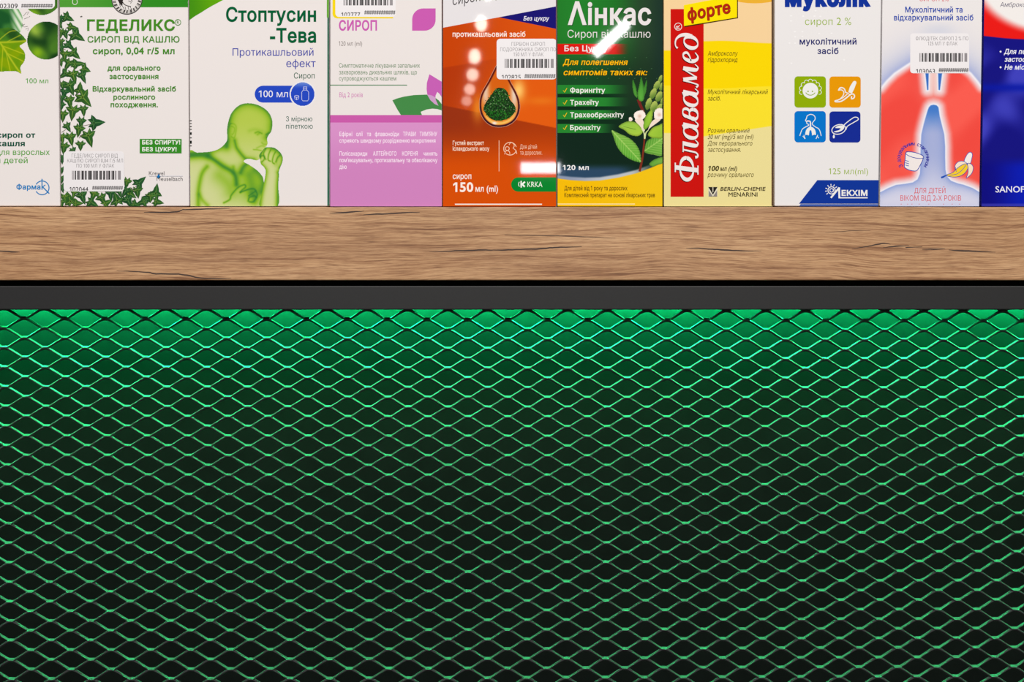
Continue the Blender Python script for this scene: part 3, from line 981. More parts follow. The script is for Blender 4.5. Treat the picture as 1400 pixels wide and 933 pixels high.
def figcol(lines, top):
    prep = [(spline(l, 4) if len(l) > 2 else np.array(l, float), sg * (1.35 if sg > 1.6 else 1.0), a * (0.85 if sg > 1.6 else 0.8)) for l, sg, a in lines]

    def fn(x, y):
        inv = np.ones(x.shape)
        for l, sg, a in prep:
            inv *= 1 - a * np.exp(-(dist(l, x, y) / sg) ** 1.6)
        t = 1 - inv
        light = lerp((180, 202, 78), (208, 214, 150), smooth(160, 245, y))
        c = np.where((t < .5)[..., None], lerp(light, (140, 184, 40), t * 2), lerp((140, 184, 40), (46, 122, 50), t * 2 - 1))
        return c
    return fn
b.field(FG, 258, 139, 376, 282, 0.4, figcol(torso_lines, 0), lambda x, y: inside(body, x, y))
b.field(FG, 352, 199, 389, 282, 0.4, figcol(arm_lines, 0), lambda x, y: inside(arm, x, y))
b.rect('edge_stripe', 446.9, -30, 450.2, 24, (96, 164, 40))
b.rect('edge_stripe', 447.6, 24, 450.4, 281.4, (0, 92, 66))
for y, h in ((164.4, 1.4), (168.4, 1.2), (172.4, 1.4), (176.4, 1.2), (181, 3.4), (188, 1.2), (192.4, 4.2), (199, 1.2)):
    b.rect('edge_code', 259.6, y, 262.2, y + h, (30, 34, 30))
b.done()

# ------------------------------------------------------------------ 4: white and lilac carton
b = Carton('white carton with lilac lower half, pink petals and a green leaf', 450.9, 604.4, 450.9, 604.6, -110, W)
PK = (202, 92, 178)
b.poly('yellow_frame', rrect(454.6, -60, 537.5, 25.2, 6.5, (0, 0, 0, 1)), (246, 216, 24))
b.text('heading', 'СИРОП', 463.4, 515.4, 42, 14.6, PK, 0.03)
PE = 'petal_print'
b.poly(PE, np.concatenate([[(563.5, 42), (563.5, 27)], ell(578.5, 26.5, 15, 15, 0, 10, 180, 270), [(595.6, 11.5), (595.6, 27)], ell(580.6, 27, 15, 15, 0, 10, 0, 90)]), PK)
b.poly('leaf_print', [(536.4, 137.2), (543, 134.6), (552, 132.2), (566, 130), (583, 129.4), (592, 131.6), (600, 137.4), (604, 142.6), (604, 151), (598, 149.2), (591, 148.6), (583, 149.8), (575.2, 153), (577, 157.8), (548.4, 157.8), (543.4, 150)], (68, 138, 72))
b.poly('open_petal', [(587, 101.5), (604.4, 112), (604.4, 133.4), (601, 128.6), (597.8, 125.6), (595.4, 131), (595.6, 136), (599.4, 144.6), (594.4, 142.4), (588.4, 137), (584.2, 129), (583.2, 122), (583.6, 113.4)], (198, 96, 182))
b.poly('open_petal', [(584, 129.4), (590, 130.4), (595.4, 133.2), (595.7, 136.6), (599.4, 144.6), (594.4, 142.4), (588.4, 137)], (206, 158, 202))
b.rect('lilac_panel', 451, 157.4, 604.4, 168, (202, 92, 172))
b.field('lilac_panel', 451, 167.6, 604.4, 282.2, 8, lambda x, y: lerp((216, 146, 202), (208, 132, 192), smooth(170, 240, y)))
GS = (72, 122, 70)
b.text('volume_lettering', '120 мл (ml)', 463.2, 495, 62.6, 6.2, (118, 106, 104), -0.004)
b.text(T_, 'Симптоматичне лікування запальних', 463.6, 574, 92.6, 6.2, GS, -0.002)
b.text(T_, 'захворювань дихальних шляхів, що', 463.6, 570, 101.7, 6.2, GS, -0.002)
b.text(T_, 'супроводжуються кашлем', 463.6, 541.6, 110.2, 6.2, GS, -0.002)
b.rect(T_, 451, 115.9, 556.6, 117.0, (56, 124, 72))
b.text(T_, 'Від 2 років', 464, 496, 133, 6.6, (206, 104, 178), -0.004)
LW = (250, 232, 246)
for t, a, c in (('Ефірні', 464, 481.6), ('олії', 487, 496.2), ('та', 501.6, 507.2), ('флавоноїди', 512.6, 545.4), ('ТРАВИ', 551, 568.4), ("ТИМ'ЯНУ", 573.8, 597.6)):
    b.text(T_, t, a, c, 186.2, 6.0, LW, 0.012)
b.text(T_, 'сприяють швидкому розрідженню мокротиння', 464, 595.4, 195.2, 6.0, LW, 0.012)
for t, a, c in (('Полісахариди', 464, 502), ('АЛТЕЙНОГО', 510, 542), ('КОРЕНЯ', 549.8, 571), ('чинять', 579, 598)):
    b.text(T_, t, a, c, 213, 6.0, LW, 0.012)
b.text(T_, "пом'якшувальну, протизапальну та обволікаючу", 464, 598, 222, 6.0, LW, 0.012)
b.text(T_, 'дію', 464, 474, 231, 6.0, LW, 0.012)
sticker(b, 458.5, -34, 541, 23.2, (), (469.6, 537, -6, 7.4), ('102777', 466.6, 492.6, 17, 21.6), (498, 540.4, 14.2, 19.8), 5, 3)
b.done()

# ------------------------------------------------------------------ 5: orange carton with the drop
b = Carton('orange carton with a moss-filled drop and white slanted top', 605.2, 760.6, 605.0, 760.8, -60, (206, 78, 8))


def orange(x, y):
    l1 = 93 - (x - 605) * 0.172
    l2 = 144 + (x - 605) * 0.2
    a = lerp((198, 66, 2), (218, 84, 12), smooth(605, 750, x))
    m = lerp((178, 54, 4), (226, 92, 12), smooth(610, 750, x + (y - 90) * .5))
    lo = lerp(lerp((150, 48, 14), (170, 56, 6), smooth(610, 740, x)), (214, 78, 0), smooth(165, 235, y))
    c = lerp(lerp(a, m, smooth(-.7, .7, y - l1)), lo, smooth(-.7, .7, y - l2))
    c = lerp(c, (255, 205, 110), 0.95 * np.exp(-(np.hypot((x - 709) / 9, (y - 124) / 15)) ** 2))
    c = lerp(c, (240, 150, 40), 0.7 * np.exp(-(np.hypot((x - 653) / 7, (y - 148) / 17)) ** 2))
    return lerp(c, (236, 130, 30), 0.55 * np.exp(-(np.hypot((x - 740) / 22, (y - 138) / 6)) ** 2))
b.field('orange_print', 605, 5, 761, 282.2, 1.2, orange)
b.poly('white_top', ((604, -45), (762, -45), (762, 8.6), (604, 38.2)), (229, 225, 228))
b.text('white_top', 'сироп', 618.6, 657, 7.2, 14, (70, 66, 70), 0.0, 0.2, 9)
b.text('white_top', 'подорожника', 660.6, 760, 0.2, 14, (70, 66, 70), 0.0, 0.2, 9)
b.poly('blue_flash', ((682, 23.6), (761, 8.6), (761, 39.6)), (24, 18, 112))
b.text('blue_flash', 'Без цукру', 715.6, 750.2, 28.2, 6.2, (238, 236, 246), 0.02, 0.18)
b.text('claim_lettering', 'протикашльовий засіб', 618.8, 718.4, 50.4, 7.5, (250, 236, 224), 0.02)
b.text(T_, 'Густий екстракт', 619, 661.6, 198.4, 6.0, (250, 224, 200), 0.02)
b.text(T_, 'Ісландського моху', 619, 669, 206.2, 6.0, (250, 224, 200), 0.02)
b.rect(T_, 681.9, 192, 682.7, 234.4, (248, 206, 172))
b.text(T_, 'Для дітей', 711, 734, 203.6, 6.0, (246, 206, 172), -0.004)
b.text(T_, 'та дорослих.', 711, 741.4, 211.6, 6.0, (246, 206, 172), -0.004)
b.text('volume_lettering', 'сироп', 619, 644.4, 245, 8.4, (250, 236, 226), 0.016)
b.text('volume_lettering', '150', 619.4, 647, 262.6, 13.2, (250, 236, 226), 0.03)
b.text('volume_lettering', 'мл (ml)', 650, 680.8, 262.4, 8.6, (250, 236, 226), 0.02)
IC = 'family_icon'
b.stroke(IC, ell(697.4, 203.4, 8.7, None, 0, 26, 20, 130), 1.0, (248, 206, 172))
b.stroke(IC, ell(697.4, 203.4, 8.7, None, 0, 26, 150, 345), 1.0, (248, 206, 172))
b.stroke(IC, ell(693.6, 203.2, 2.6), 0.9, (248, 206, 172), closed=True)
b.stroke(IC, spline([(690, 211), (691.4, 207), (694, 206), (696.6, 208), (697, 211)], 4), 0.9, (248, 206, 172))
b.stroke(IC, spline([(696, 198), (698.5, 195), (702, 196.5), (703, 200), (701, 203)], 4), 0.9, (248, 206, 172))
b.stroke(IC, ((702, 203), (705.6, 206), (706.6, 210.6)), 0.9, (248, 206, 172))
DR = 'moss_drop'
drop = spline([(686, 72), (682, 84), (677.6, 91), (668, 110), (658.5, 127), (655.3, 140), (656.6, 154), (662.4, 165), (671.5, 172), (682.5, 174), (695, 171.5), (705, 164), (710.4, 152), (710.4, 139), (706.4, 127), (699.5, 114), (692, 98), (688, 84)], 5, True)


def dropcol(x, y):
    d = dist(drop, x, y, True)
    c = lerp((214, 96, 14), (228, 128, 40), smooth(110, 165, y))
    side = np.exp(-((x - 703) / 5.0) ** 2) * smooth(170, 128, y) * smooth(104, 118, y)
    side2 = np.exp(-((x - 664) / 5.0) ** 2) * smooth(152, 130, y) * smooth(100, 118, y)
    c = lerp(c, (232, 214, 198), np.clip(side * 0.95 + side2 * 0.8, 0, 1))
    c = lerp(c, (248, 196, 96), np.exp(-((d - 5.4) / 1.9) ** 2) * smooth(150, 166, y))
    c = lerp(c, (246, 236, 240), np.exp(-(np.hypot((x - 676) / 3.2, (y - 168.5) / 2.0)) ** 2))
    rim = lerp((96, 22, 12), (52, 14, 36), smooth(110, 172, y))
    return lerp(c, rim, smooth(3.5, 2.2, d))
b.field(DR, 653, 70, 713, 176, 0.55, dropcol, lambda x, y: inside(drop, x, y))
b.stroke(DR, drop, 0.5, (206, 150, 120), closed=True)
rm = random.Random(11)
moss = spline([(681, 120), (690, 122), (694, 127), (697, 136), (703.5, 144), (704.5, 152), (698, 160), (691, 163.5), (682, 165), (672, 163), (664, 155), (661, 148), (665, 139), (671, 131), (675, 125)], 4, True)
b.poly(DR, moss, (24, 52, 22))
cnt = 0
lay = b.lay + 1
while cnt < 620:
    x, y = rm.uniform(659, 706), rm.uniform(117, 167)
    if not inside(moss, np.array([x]), np.array([y]))[0] and not (rm.random() < .12 and dist(moss, np.array([x]), np.array([y]), True)[0] < 2.2):
        continue
    t = rm.random()
    a = rm.uniform(0, 6.28); L = rm.uniform(.8, 2.2)
    col = [(14, 40, 16), (34, 92, 30), (62, 132, 44), (40, 110, 40), (120, 158, 104), (20, 60, 24)][min(5, int(t * 6))]
    if y > 152 and t > .66:
        col = (30, 120, 26)
    b.stroke(DR, ((x, y), (x + L * .6 * math.cos(a), y + L * .6 * math.sin(a)), (x + L * math.cos(a + .6), y + L * math.sin(a + .6))), (0.7, 1.0, 0.4), col, layer=lay + cnt % 3)
    cnt += 1
b.lay += 4
KG = 'maker_logo'
b.poly(KG, rrect(698.8, 242.6, 761, 262.2, 9.8, (1, 0, 0, 1)), (0, 132, 44))
b.text(KG, 'KRKA', 721, 741.6, 255.8, 7.2, (230, 244, 228), 0.004)
KW = (238, 244, 236)
b.stroke(KG, ell(714, 252, 5.0, None, 0, 12, 140, 220), 0.9, KW)
b.poly(KG, ((711.6, 247.6), (713.4, 247.2), (713.4, 251), (717, 247.8), (718.4, 249.4), (715.6, 252.2), (718.2, 254.6), (716.6, 256.4), (713.4, 253.2), (713.4, 257), (711.6, 256.4)), KW)
b.rect('edge_glint', 622, 278.6, 741, 280.4, (240, 226, 214))  # bright reflection along the carton's lower edge, painted as a line
sticker(b, 679, 53, 761.0, 108.6, (('ГЕРБІОН СИРОП', 699.4, 745, 62.8), ('ПОДОРОЖНИКА СИРОП ПО', 684, 760, 70.2), ('150 МЛ У ФЛАК', 702, 743, 77)),
        (690, 757, 80.6, 93), ('102825', 686, 712, 102.4, 107.2), (717, 759.4, 101.2, 107), 5, 3)
b.done()

# ------------------------------------------------------------------ 6: dark green carton with plants
b = Carton('dark green carton with leafy flowering stem and yellow foot', 761.6, 906.4, 761.8, 906.2, -75, (30, 84, 40))
sw_x = [760, 780, 800, 820, 845, 870, 890, 908]
sw_y = [243.8, 246.4, 247.6, 247.0, 243, 237, 229.6, 221.4]


def darkgreen(x, y):
    top = lerp((30, 112, 36), (34, 128, 42), np.exp(-((x - 790) / 40) ** 2))
    top = lerp(top, (38, 66, 42), smooth(835, 885, x))
    low = lerp((20, 74, 34), (26, 52, 32), smooth(790, 880, x))
    c = lerp(top, low, smooth(45, 110, y))
    c = lerp(c, (12, 38, 26), smooth(120, 185, y))
    c = lerp(c, (22, 44, 42), 0.6 * smooth(880, 906, x))
    band = smooth(222, 234, y) * smooth(880, 840, x)
    c = lerp(c, (44, 74, 104), 0.95 * band)
    s_ = np.interp(x, sw_x, sw_y) - y
    c = lerp(c, lerp((150, 160, 184), (206, 208, 212), smooth(770, 830, x)), smooth(6.0, 3.0, s_) * smooth(905, 860, x) * 0.9)
    yel = lerp((246, 190, 0), (242, 196, 20), smooth(780, 900, x))
    return lerp(c, yel, smooth(.6, -.6, s_))
b.field('green_print', 761, -40, 907, 282.2, 0.7, darkgreen)
ST = 'stripes'


def strip(y0, y1, col, xe0, xe1):
    b.field(ST, 761, y0, xe1, y1, 1.5, lambda x, y: lerp(col, darkgreen(x, y), smooth(xe0, xe1, x)))
strip(60, 74.2, (218, 22, 12), 838, 862)
for y0, y1 in ((128.4, 133.2), (145.6, 150.6), (163.4, 169.4)):
    strip(y0, y1, (10, 46, 24), 820, 862)
for y0, y1, e in ((116.2, 128.2, 864), (133.4, 145.4, 864), (150.8, 163.2, 860), (169.6, 181.8, 848)):
    strip(y0, y1, (36, 132, 46), e - 42, e)
TW = (232, 226, 226)
b.text('heading', 'Λінкас', 776.2, 890.4, 34.2, 30.6, TW, 0.03, shadow=(0.7, 1.0, (16, 70, 24)))
b.text(T_, 'Сироп від кашлю', 776, 889.4, 51.6, 10.8, TW, -0.004)
b.text(T_, 'Без Цукру', 771.6, 831, 70.2, 8.2, TW, 0.022)
YO = (250, 184, 0)
b.text(T_, 'Для полегшення', 769.6, 857.2, 89, 8.2, YO, 0.025, 0.2, shadow=(0.5, 0.6, (30, 50, 20)))
b.text(T_, 'симптомів таких як:', 770, 884.2, 103, 8.2, YO, 0.025, 0.2, shadow=(0.5, 0.6, (30, 50, 20)))
for t, x1, y in (('Фарингіту', 827.4, 126.9), ('Трахеїту', 818.8, 143.5), ('Трахеобронхіту', 853.2, 160.5), ('Бронхіту', 821.2, 178)):
    b.text(T_, t, 779.4, x1, y, 7.0, (236, 236, 230), 0.025)
    b.stroke(T_, ((770, y - 3.2), (771.6, y - 0.6), (775.2, y - 6.4)), (0.9, 1.3, 0.8), (236, 190, 20))
b.text('volume_lettering', '120 мл', 769.4, 805, 232.6, 6.8, (240, 238, 238), 0.022)
b.text(T_, 'Для дітей від 1 року та дорослих', 771.6, 857.8, 260.4, 6.2, (84, 58, 10), 0.014)
b.text(T_, 'Комплексний препарат на основі лікарських трав', 771.6, 895.4, 269.8, 6.2, (84, 58, 10), 0.014)
PL = 'plant_print'


def leaf(pts, c0, c1, axis, step=0.6, veins=True, dark=None):
    o = spline(pts, 5, True)
    a0, a1 = np.array(axis[0], float), np.array(axis[1], float)
    d = (a1 - a0); L = np.linalg.norm(d); d = d / L; nrm = np.array([-d[1], d[0]])
    x0, y0 = o.min(0) - 1; x1, y1 = o.max(0) + 1

    def fn(x, y):
        u = (x - a0[0]) * d[0] + (y - a0[1]) * d[1]
        w = (x - a0[0]) * nrm[0] + (y - a0[1]) * nrm[1]
        e = dist(o, x, y, True)
        c = lerp(c0, c1, smooth(0, L, u) * .6 + .4 * smooth(-6, 6, w))
        c = c * (0.80 + 0.20 * smooth(0, 3.5, e))[..., None]
        if veins:
            k = np.exp(-(w / 0.7) ** 2) * .9
            ph = (u - np.abs(w) * 1.0) / 4.6
            k2 = np.exp(-((ph - np.round(ph)) * 4.6 / 0.6) ** 2) * .55
            c = lerp(c, (198, 226, 128), np.clip(k + k2 * (np.abs(w) < 40), 0, .9) * .7)
        return c
    b.field(PL, x0, y0, x1, y1, step, fn, lambda x, y: inside(o, x, y))
b.stroke(PL, [(874.4, 234.6), (876.4, 226), (878.2, 217), (879.8, 204), (881.2, 188)], (3.2, 3.0, 2.6, 2.4, 2.0), (122, 46, 28), sm=5)
b.stroke(PL, [(872.6, 136), (876, 145), (880.4, 154)], (4.2, 4.0, 3.2), (112, 36, 30), sm=5)
leaf([(836.2, 178), (847, 182.5), (859.5, 188), (868.8, 196), (875, 206.8), (876.6, 219), (875, 222.4), (864, 219.4), (853.3, 213), (844, 202), (839, 189)], (126, 184, 70), (92, 172, 54), ((837, 179), (876, 221)))
leaf([(881, 207), (883.5, 194), (892, 188), (906.5, 184), (906.5, 212), (892, 211.6), (884, 210)], (86, 156, 50), (120, 182, 70), ((882, 206), (908, 188)))
leaf([(887.4, 224), (895, 217.6), (907, 214.6), (907, 223), (899, 226), (892, 228.4)], (96, 162, 56), (120, 178, 70), ((887, 225), (907, 217)), veins=False)
for i, (x, y, rx, ry, rot) in enumerate(((903, 108, 3, 6, 20), (898, 117, 4.2, 7.5, 25), (905, 118, 3.4, 7, 20), (893, 128, 4.6, 8.4, 22), (901, 132, 4.6, 8, 25), (906, 138, 3.2, 7, 20), (886.6, 142, 4.2, 9, 15), (894, 146, 5, 8.6, 18), (902, 148, 4.4, 7, 25))):
    o = ell(x, y, rx, ry, rot, 20)
    b.field(PL, x - 10, y - 10, x + 10, y + 10, 0.7, lambda X, Y, x=x, y=y: lerp((92, 128, 50), (176, 192, 92), smooth(-5, 5, (X - x) * -.4 - (Y - y) * .7)), lambda X, Y, o=o: inside(o, X, Y) & (X < 906.4))
for pts in ([(865, 107.4), (868, 114), (870.4, 122), (871.4, 134), (867, 130), (864.6, 120)], [(884.4, 108.4), (880.6, 118), (878, 126), (877.4, 136), (882, 130), (884.4, 121)], [(876.6, 104), (880, 116), (881.6, 126), (880.6, 136), (877, 139), (872.6, 136.4), (871.4, 127), (874, 115)]):
    leaf(pts, (58, 138, 46), (92, 172, 62), (pts[0], pts[3]), veins=False)
FW = (242, 222, 206)
for cx, cy, r in ((874.5, 158, 8.6), (901.4, 156, 8.4), (862, 163, 3.2)):
    rn = random.Random(int(cx))
    o = spline([(cx + r * (1 + rn.uniform(-.22, .22)) * math.cos(t), cy + r * (1 + rn.uniform(-.2, .2)) * math.sin(t)) for t in np.linspace(0, 6.283, 9)[:-1]], 5, True)
    b.field(PL, cx - 12, cy - 12, cx + 12, cy + 12, 0.7, lambda X, Y, cx=cx, cy=cy, r=r: lerp(lerp((250, 238, 228), (226, 190, 172), smooth(r * .5, 0, np.hypot(X - cx, Y - cy - 1))), (214, 190, 160), smooth(r * .8, r * 1.2, np.hypot(X - cx, Y - cy))), lambda X, Y, o=o: inside(o, X, Y) & (X < 906.2))
b.poly(PL, spline([(868, 164), (878, 163), (882, 176), (879, 180), (874, 172)], 5, True), FW)
b.poly(PL, spline([(896, 163), (903, 164), (890, 174), (886, 178), (890, 168)], 5, True), FW)
leaf([(845.5, 173.4), (851.7, 168), (861, 165.6), (872, 168.8), (879, 178.6), (876.6, 184.3), (870.4, 186.4), (861, 184.4), (853, 178)], (148, 196, 70), (170, 206, 66), ((846, 173), (879, 183)), veins=False)
leaf([(879.4, 170.5), (882.4, 159), (891.3, 149), (892.4, 160), (889, 171), (881, 178)], (132, 188, 52), (166, 206, 62), ((880, 176), (891, 150)), veins=False)
leaf([(885.6, 183.6), (892, 174.6), (900, 171), (907, 169.6), (907, 187.6), (897, 189.4), (890, 188.4)], (166, 204, 62), (146, 190, 54), ((886, 184), (907, 176)), veins=False)
b.stroke(PL, [(881.4, 190), (880.6, 182), (877, 176)], (2.0, 1.6, 1.0), (214, 224, 170), sm=4)
b.stroke(PL, [(881.4, 190), (883, 182), (886.4, 178)], (2.0, 1.6, 1.0), (206, 220, 150), sm=4)
b.stroke(PL, ((852, 173), (866, 176.4), (870, 177)), (.4, .8, .4), (92, 130, 40))
for i in range(26):
    x = 772 + (i * 37 % 126); y = (79, 94, 107.4)[i % 3]
    b.stroke('raised_dots', ((x, y), (x + 1.6, y - .4)), 0.7, (66, 112, 70))
b.rect('edge_glint', 762.4, 278.4, 868, 280.0, (250, 226, 150))  # pale reflection on the bottom fold, put into the colour
b.done()

# ------------------------------------------------------------------ 7: yellow carton with red upright band
b = Carton('yellow and cream carton with upright white lettering on a red band', 907.0, 1056.4, 907.2, 1056.8, -70, (242, 208, 156))


def yellows(x, y):
    y1 = np.where(x < 940, 69, 56.4 + 3.4 * smooth(985, 1056, x) - .6 * smooth(962, 985, x))
    y2 = np.where(x < 940, 117, 121 - 3 * smooth(980, 1056, x))
    y3 = np.where(x < 940, 182, 186.6 - 14.4 * ((x - 962) / 94))
    c = lerp((243, 209, 157), (248, 215, 0), smooth(-.7, .7, y - y1))
    c = lerp(c, (248, 224, 44), smooth(-.7, .7, y - y2))
    return lerp(c, (235, 221, 152), smooth(-.7, .7, y - y3))
b.field('yellow_print', 906, -40, 1057, 282.2, 0.7, yellows)
b.poly('yellow_print', ell(1032, -24, 60, 28.6, 0, 40), (236, 176, 52))
b.rect('red_band', 916.8, 12.4, 962, 269.2, (203, 16, 10))
LTR = 'heading'
letters = []


def vglyph(y0, u0s):
    """strokes (u, v, width) -> photo pixels; u runs up the band, v grows towards the left"""
    return [[(955.0 - v, y0 - u, w) for (u, v, w) in st] for st in u0s]


def ringw(cx, cy, rx, ry, slant, thick, thin, a0=0, a1=360, n=26):
    out = []
    for a in np.linspace(a0, a1, n):
        t = math.radians(a)
        v = cy + ry * math.sin(t)
        out.append((cx + rx * math.cos(t) + slant * (v - cy), v, thin + (thick - thin) * abs(math.cos(t)) ** 1.5))
    return out

GL = [
    (248.5, [[(15.5, 1, 6.2), (19.5, 31.5, 6.2)], [(9.5, .8, 1.7), (22, .8, 1.7)], [(13, 31.8, 1.7), (26, 31.8, 1.7)], ringw(17.6, 16.2, 14.8, 9.2, .14, 5.4, 1.7)]),
    (217, [[(1.8, 4.6, 3.6), (2.4, 2.2, 3.4), (5, .9, 2.0), (8.4, 4, 2.2), (10.6, 13, 2.4), (12.2, 20.6, 2.2)], [(9, 21, 1.6), (23.8, 21, 1.6)], [(21, 21, 5.6), (17.8, 6, 5.4), (18.6, 1.9, 3.2), (21.6, .9, 1.6), (25.4, 4.6, 1.3)]]),
    (190, [ringw(9, 10.6, 7.6, 9.6, .22, 5.2, 1.6, 20, 340), [(20, 21.2, 5.4), (16.6, 6, 5.4), (17.4, 1.9, 3.2), (20.4, .9, 1.6), (24, 4.8, 1.3)], [(13, 19.4, 1.6), (19.4, 21.4, 2.6)]]),
    (165, [ringw(8.6, 6.8, 6.6, 5.8, .2, 5.0, 1.6), ringw(11, 16.8, 5.2, 4.8, .2, 4.0, 1.5, -60, 200), [(2.8, 6, 4.6), (4, 12, 4.4), (6.6, 17.5, 3.6), (9, 21, 1.8)]]),
    (145.4, [ringw(9, 10.6, 7.6, 9.6, .22, 5.2, 1.6, 20, 340), [(20, 21.2, 5.4), (16.6, 6, 5.4), (17.4, 1.9, 3.2), (20.4, .9, 1.6), (24, 4.8, 1.3)], [(13, 19.4, 1.6), (19.4, 21.4, 2.6)]]),
    (120.6, [[(1.4, 3.4, 3.2), (2.6, 1.4, 2.4), (5, 1.6, 1.8), (8.6, 13, 2.0), (10.6, 20.8, 2.2)], [(11.8, 20.8, 5.2), (14.2, 2.4, 4.6)], [(14.6, 2.2, 1.8), (26, 20.8, 1.8)], [(27.4, 21, 5.6), (25, 6, 5.4), (25.8, 1.9, 3.2), (28.6, .9, 1.6), (32.6, 4.8, 1.3)]]),
    (87.4, [[(4, 10.2, 1.6), (10, 12, 1.7), (15.2, 15.6, 3.2), (14.6, 19.6, 3.2), (11.4, 21, 2.0), (7.6, 19, 3.6), (4.6, 13.4, 5.2), (3.6, 7.4, 5.2), (5.8, 2.4, 3.8), (10, .9, 2.0), (15.4, 4.6, 1.3)]]),
    (67, [ringw(9, 10.4, 7.6, 9.4, .2, 5.2, 1.6), [(17.4, 9, 4.6), (19.4, 16, 5.0), (18.6, 24, 4.4), (14.2, 30, 2.6), (8.4, 31.8, 1.8), (3.6, 31, 1.6), (1.2, 28.6, 3.0)]]),
]
lay = b.lay
for off, col, lg in (((-0.8, 0.9), (58, 6, 4), lay + 1), ((0, 0), (238, 230, 228), lay + 2)):
    for y0, sts in GL:
        for st in vglyph(y0, sts):
            st = np.array(st) + np.array([off[0], off[1], 0])
            sm = 4 if len(st) > 2 else 0
            b.stroke(LTR, st[:, :2], st[:, 2], col, sm=sm)
b.stroke(LTR, ell(927.2, 36.4, 4.9), 0.9, (240, 226, 222), closed=True)
b.text(LTR, 'R', 929.4, 934.6, 39.2, 5.4, (240, 226, 222), 0.01, 0, 90)
FL = 'forte_flag'
b.poly(FL, ((936.2, 8.6), (1008.8, -6), (1009.0, 24.8), (936.2, 37.0)), (70, 46, 10))
b.poly(FL, ((935, 7), (1007.6, -7), (1007.6, 23.8), (935.2, 35.6)), (250, 226, 0))
b.text(FL, 'форте', 940.2, 999.6, 28.4, 17.4, (176, 34, 12), 0.034, 0.12, 10.5, shadow=(0.6, 0.6, (110, 50, 10)))
YT = (92, 78, 20)
for t, x1, y in (('Амброксолу', 1009, 76), ('гідрохлорид', 1009, 84.7), ('Муколітичний лікарський', 1050, 128.6), ('засіб.', 986, 137.4), ('Розчин оральний', 1025, 181.4), ('30 мг (mg)/5 мл (ml)', 1030.6, 190), ('Для перорального', 1029.2, 199), ('застосування.', 1013.8, 207.6), ('розчину орального', 1031, 242)):
    b.text(T_, t, 967.6, x1 - 1, y, 6.3, YT, -0.002, 0.18)
b.text(T_, '100', 967.6, 982.4, 233.8, 7.0, (62, 50, 12), 0.03, 0.18)
b.text(T_, 'мл (ml)', 984.6, 1007.2, 233.8, 6.4, (62, 50, 12), 0.016, 0.18)
ML = 'maker_logo'
b.rect(ML, 968.6, 256, 980.8, 268.8, (226, 220, 196))
b.poly(ML, ((968.4, 255.8), (981, 255.8), (974.7, 266.4)), (40, 36, 30))
b.poly(ML, ((969, 268.8), (969, 260.4), (974.7, 268.8)), (140, 132, 128))
b.poly(ML, ((980.4, 268.8), (980.4, 260.4), (974.7, 268.8)), (140, 132, 128))
b.rect(ML, 974.2, 256, 975.2, 263, (226, 220, 196))
b.text(ML, 'BERLIN-CHEMIE', 984.8, 1046, 261, 5.2, (72, 60, 36), 0.018, 0.18)
b.text(ML, 'MENARINI', 996, 1035.6, 268.8, 5.6, (52, 44, 26), 0.012)
b.rect('edge_stripe', 1054.9, -40, 1056.3, 281.4, (96, 62, 34))  # shade of the gap between cartons, painted as a brown strip
b.done()

# ------------------------------------------------------------------ 8: white carton with four icons
b = Carton('white carton with four coloured pictogram squares and a blue foot', 1058.6, 1205.4, 1058.6, 1201.4, -85, (233, 230, 230))
b.text('heading', 'Муколік', 1073, 1190.8, 9.8, 25.5, (14, 50, 152), 0.085)
GY = (146, 176, 32)
NV = (34, 38, 106)
b.text(T_, 'сироп 2 %', 1100.6, 1163.8, 34.2, 10.0, GY, -0.006)
b.text(T_, 'муколітичний', 1093.2, 1171, 61, 8.9, NV, 0.024)
b.text(T_, 'засіб', 1117.6, 1146.4, 74, 8.9, NV, 0.024)
b.text('volume_lettering', '125 мл(ml)', 1133, 1186.8, 238.4, 8.2, GY, -0.006)
for x, y in ((1081.5, 21.5), (1081.5, 28.6), (1098, 22), (1113.6, 22), (1121.6, 22.4), (1086.6, 43.4), (1097, 43.4), (1087, 50.4), (1097, 50.4), (1120, 46), (1137, 45.6), (1079.4, 59), (1087, 59), (1082, 86.6), (1154, 82), (1115, 15)):
    b.poly('raised_dots', ell(x, y, 1.5, 1.0, 0, 12), (243, 241, 241))
for nm, x0, y0, x1, y1, col in (('face_icon', 1086.2, 104.4, 1129.2, 147.2, (142, 172, 0)), ('banana_icon', 1134, 104.6, 1176.8, 147.2, (230, 152, 0)), ('lungs_icon', 1086.2, 152, 1129, 194.8, (0, 116, 204)), ('spoon_icon', 1134, 152.4, 1176.4, 195, (18, 42, 148))):
    b.poly(nm, rrect(x0, y0, x1, y1, 4.6), col)
KW = (236, 236, 234)
n_ = 'face_icon'
b.poly(n_, ell(1108, 124, 10.7, None, 0, 40), KW)
b.poly(n_, ell(1104.8, 125, 1.0), (142, 172, 0)); b.poly(n_, ell(1110.8, 125, 1.0), (142, 172, 0))
b.stroke(n_, ell(1108, 122.6, 7.6, None, 0, 14, 32, 148), 1.0, (142, 172, 0))
for k in range(9):
    a = math.radians(-192 + k * 25.5)
    cx, cy = 1108 + 12.4 * math.cos(a), 123.6 + 12.4 * math.sin(a)
    aa = math.degrees(a)
    b.stroke(n_, ell(cx, cy, 2.9, None, 0, 9, aa - 95, aa + 95), 0.8, KW)
n_ = 'banana_icon'
b.stroke(n_, [(1162.2, 127), (1165, 120), (1168.2, 113.4)], (5.2, 6.4, 5.0), KW, sm=4)
b.poly(n_, ell(1168.4, 113.2, 2.5), KW)
b.stroke(n_, [(1146, 123.6), (1148.4, 120.6), (1151.4, 120), (1154.6, 122), (1156, 126.6)], (1.2, 2.0, 1.6, 1.6, 1.4), KW, sm=4)
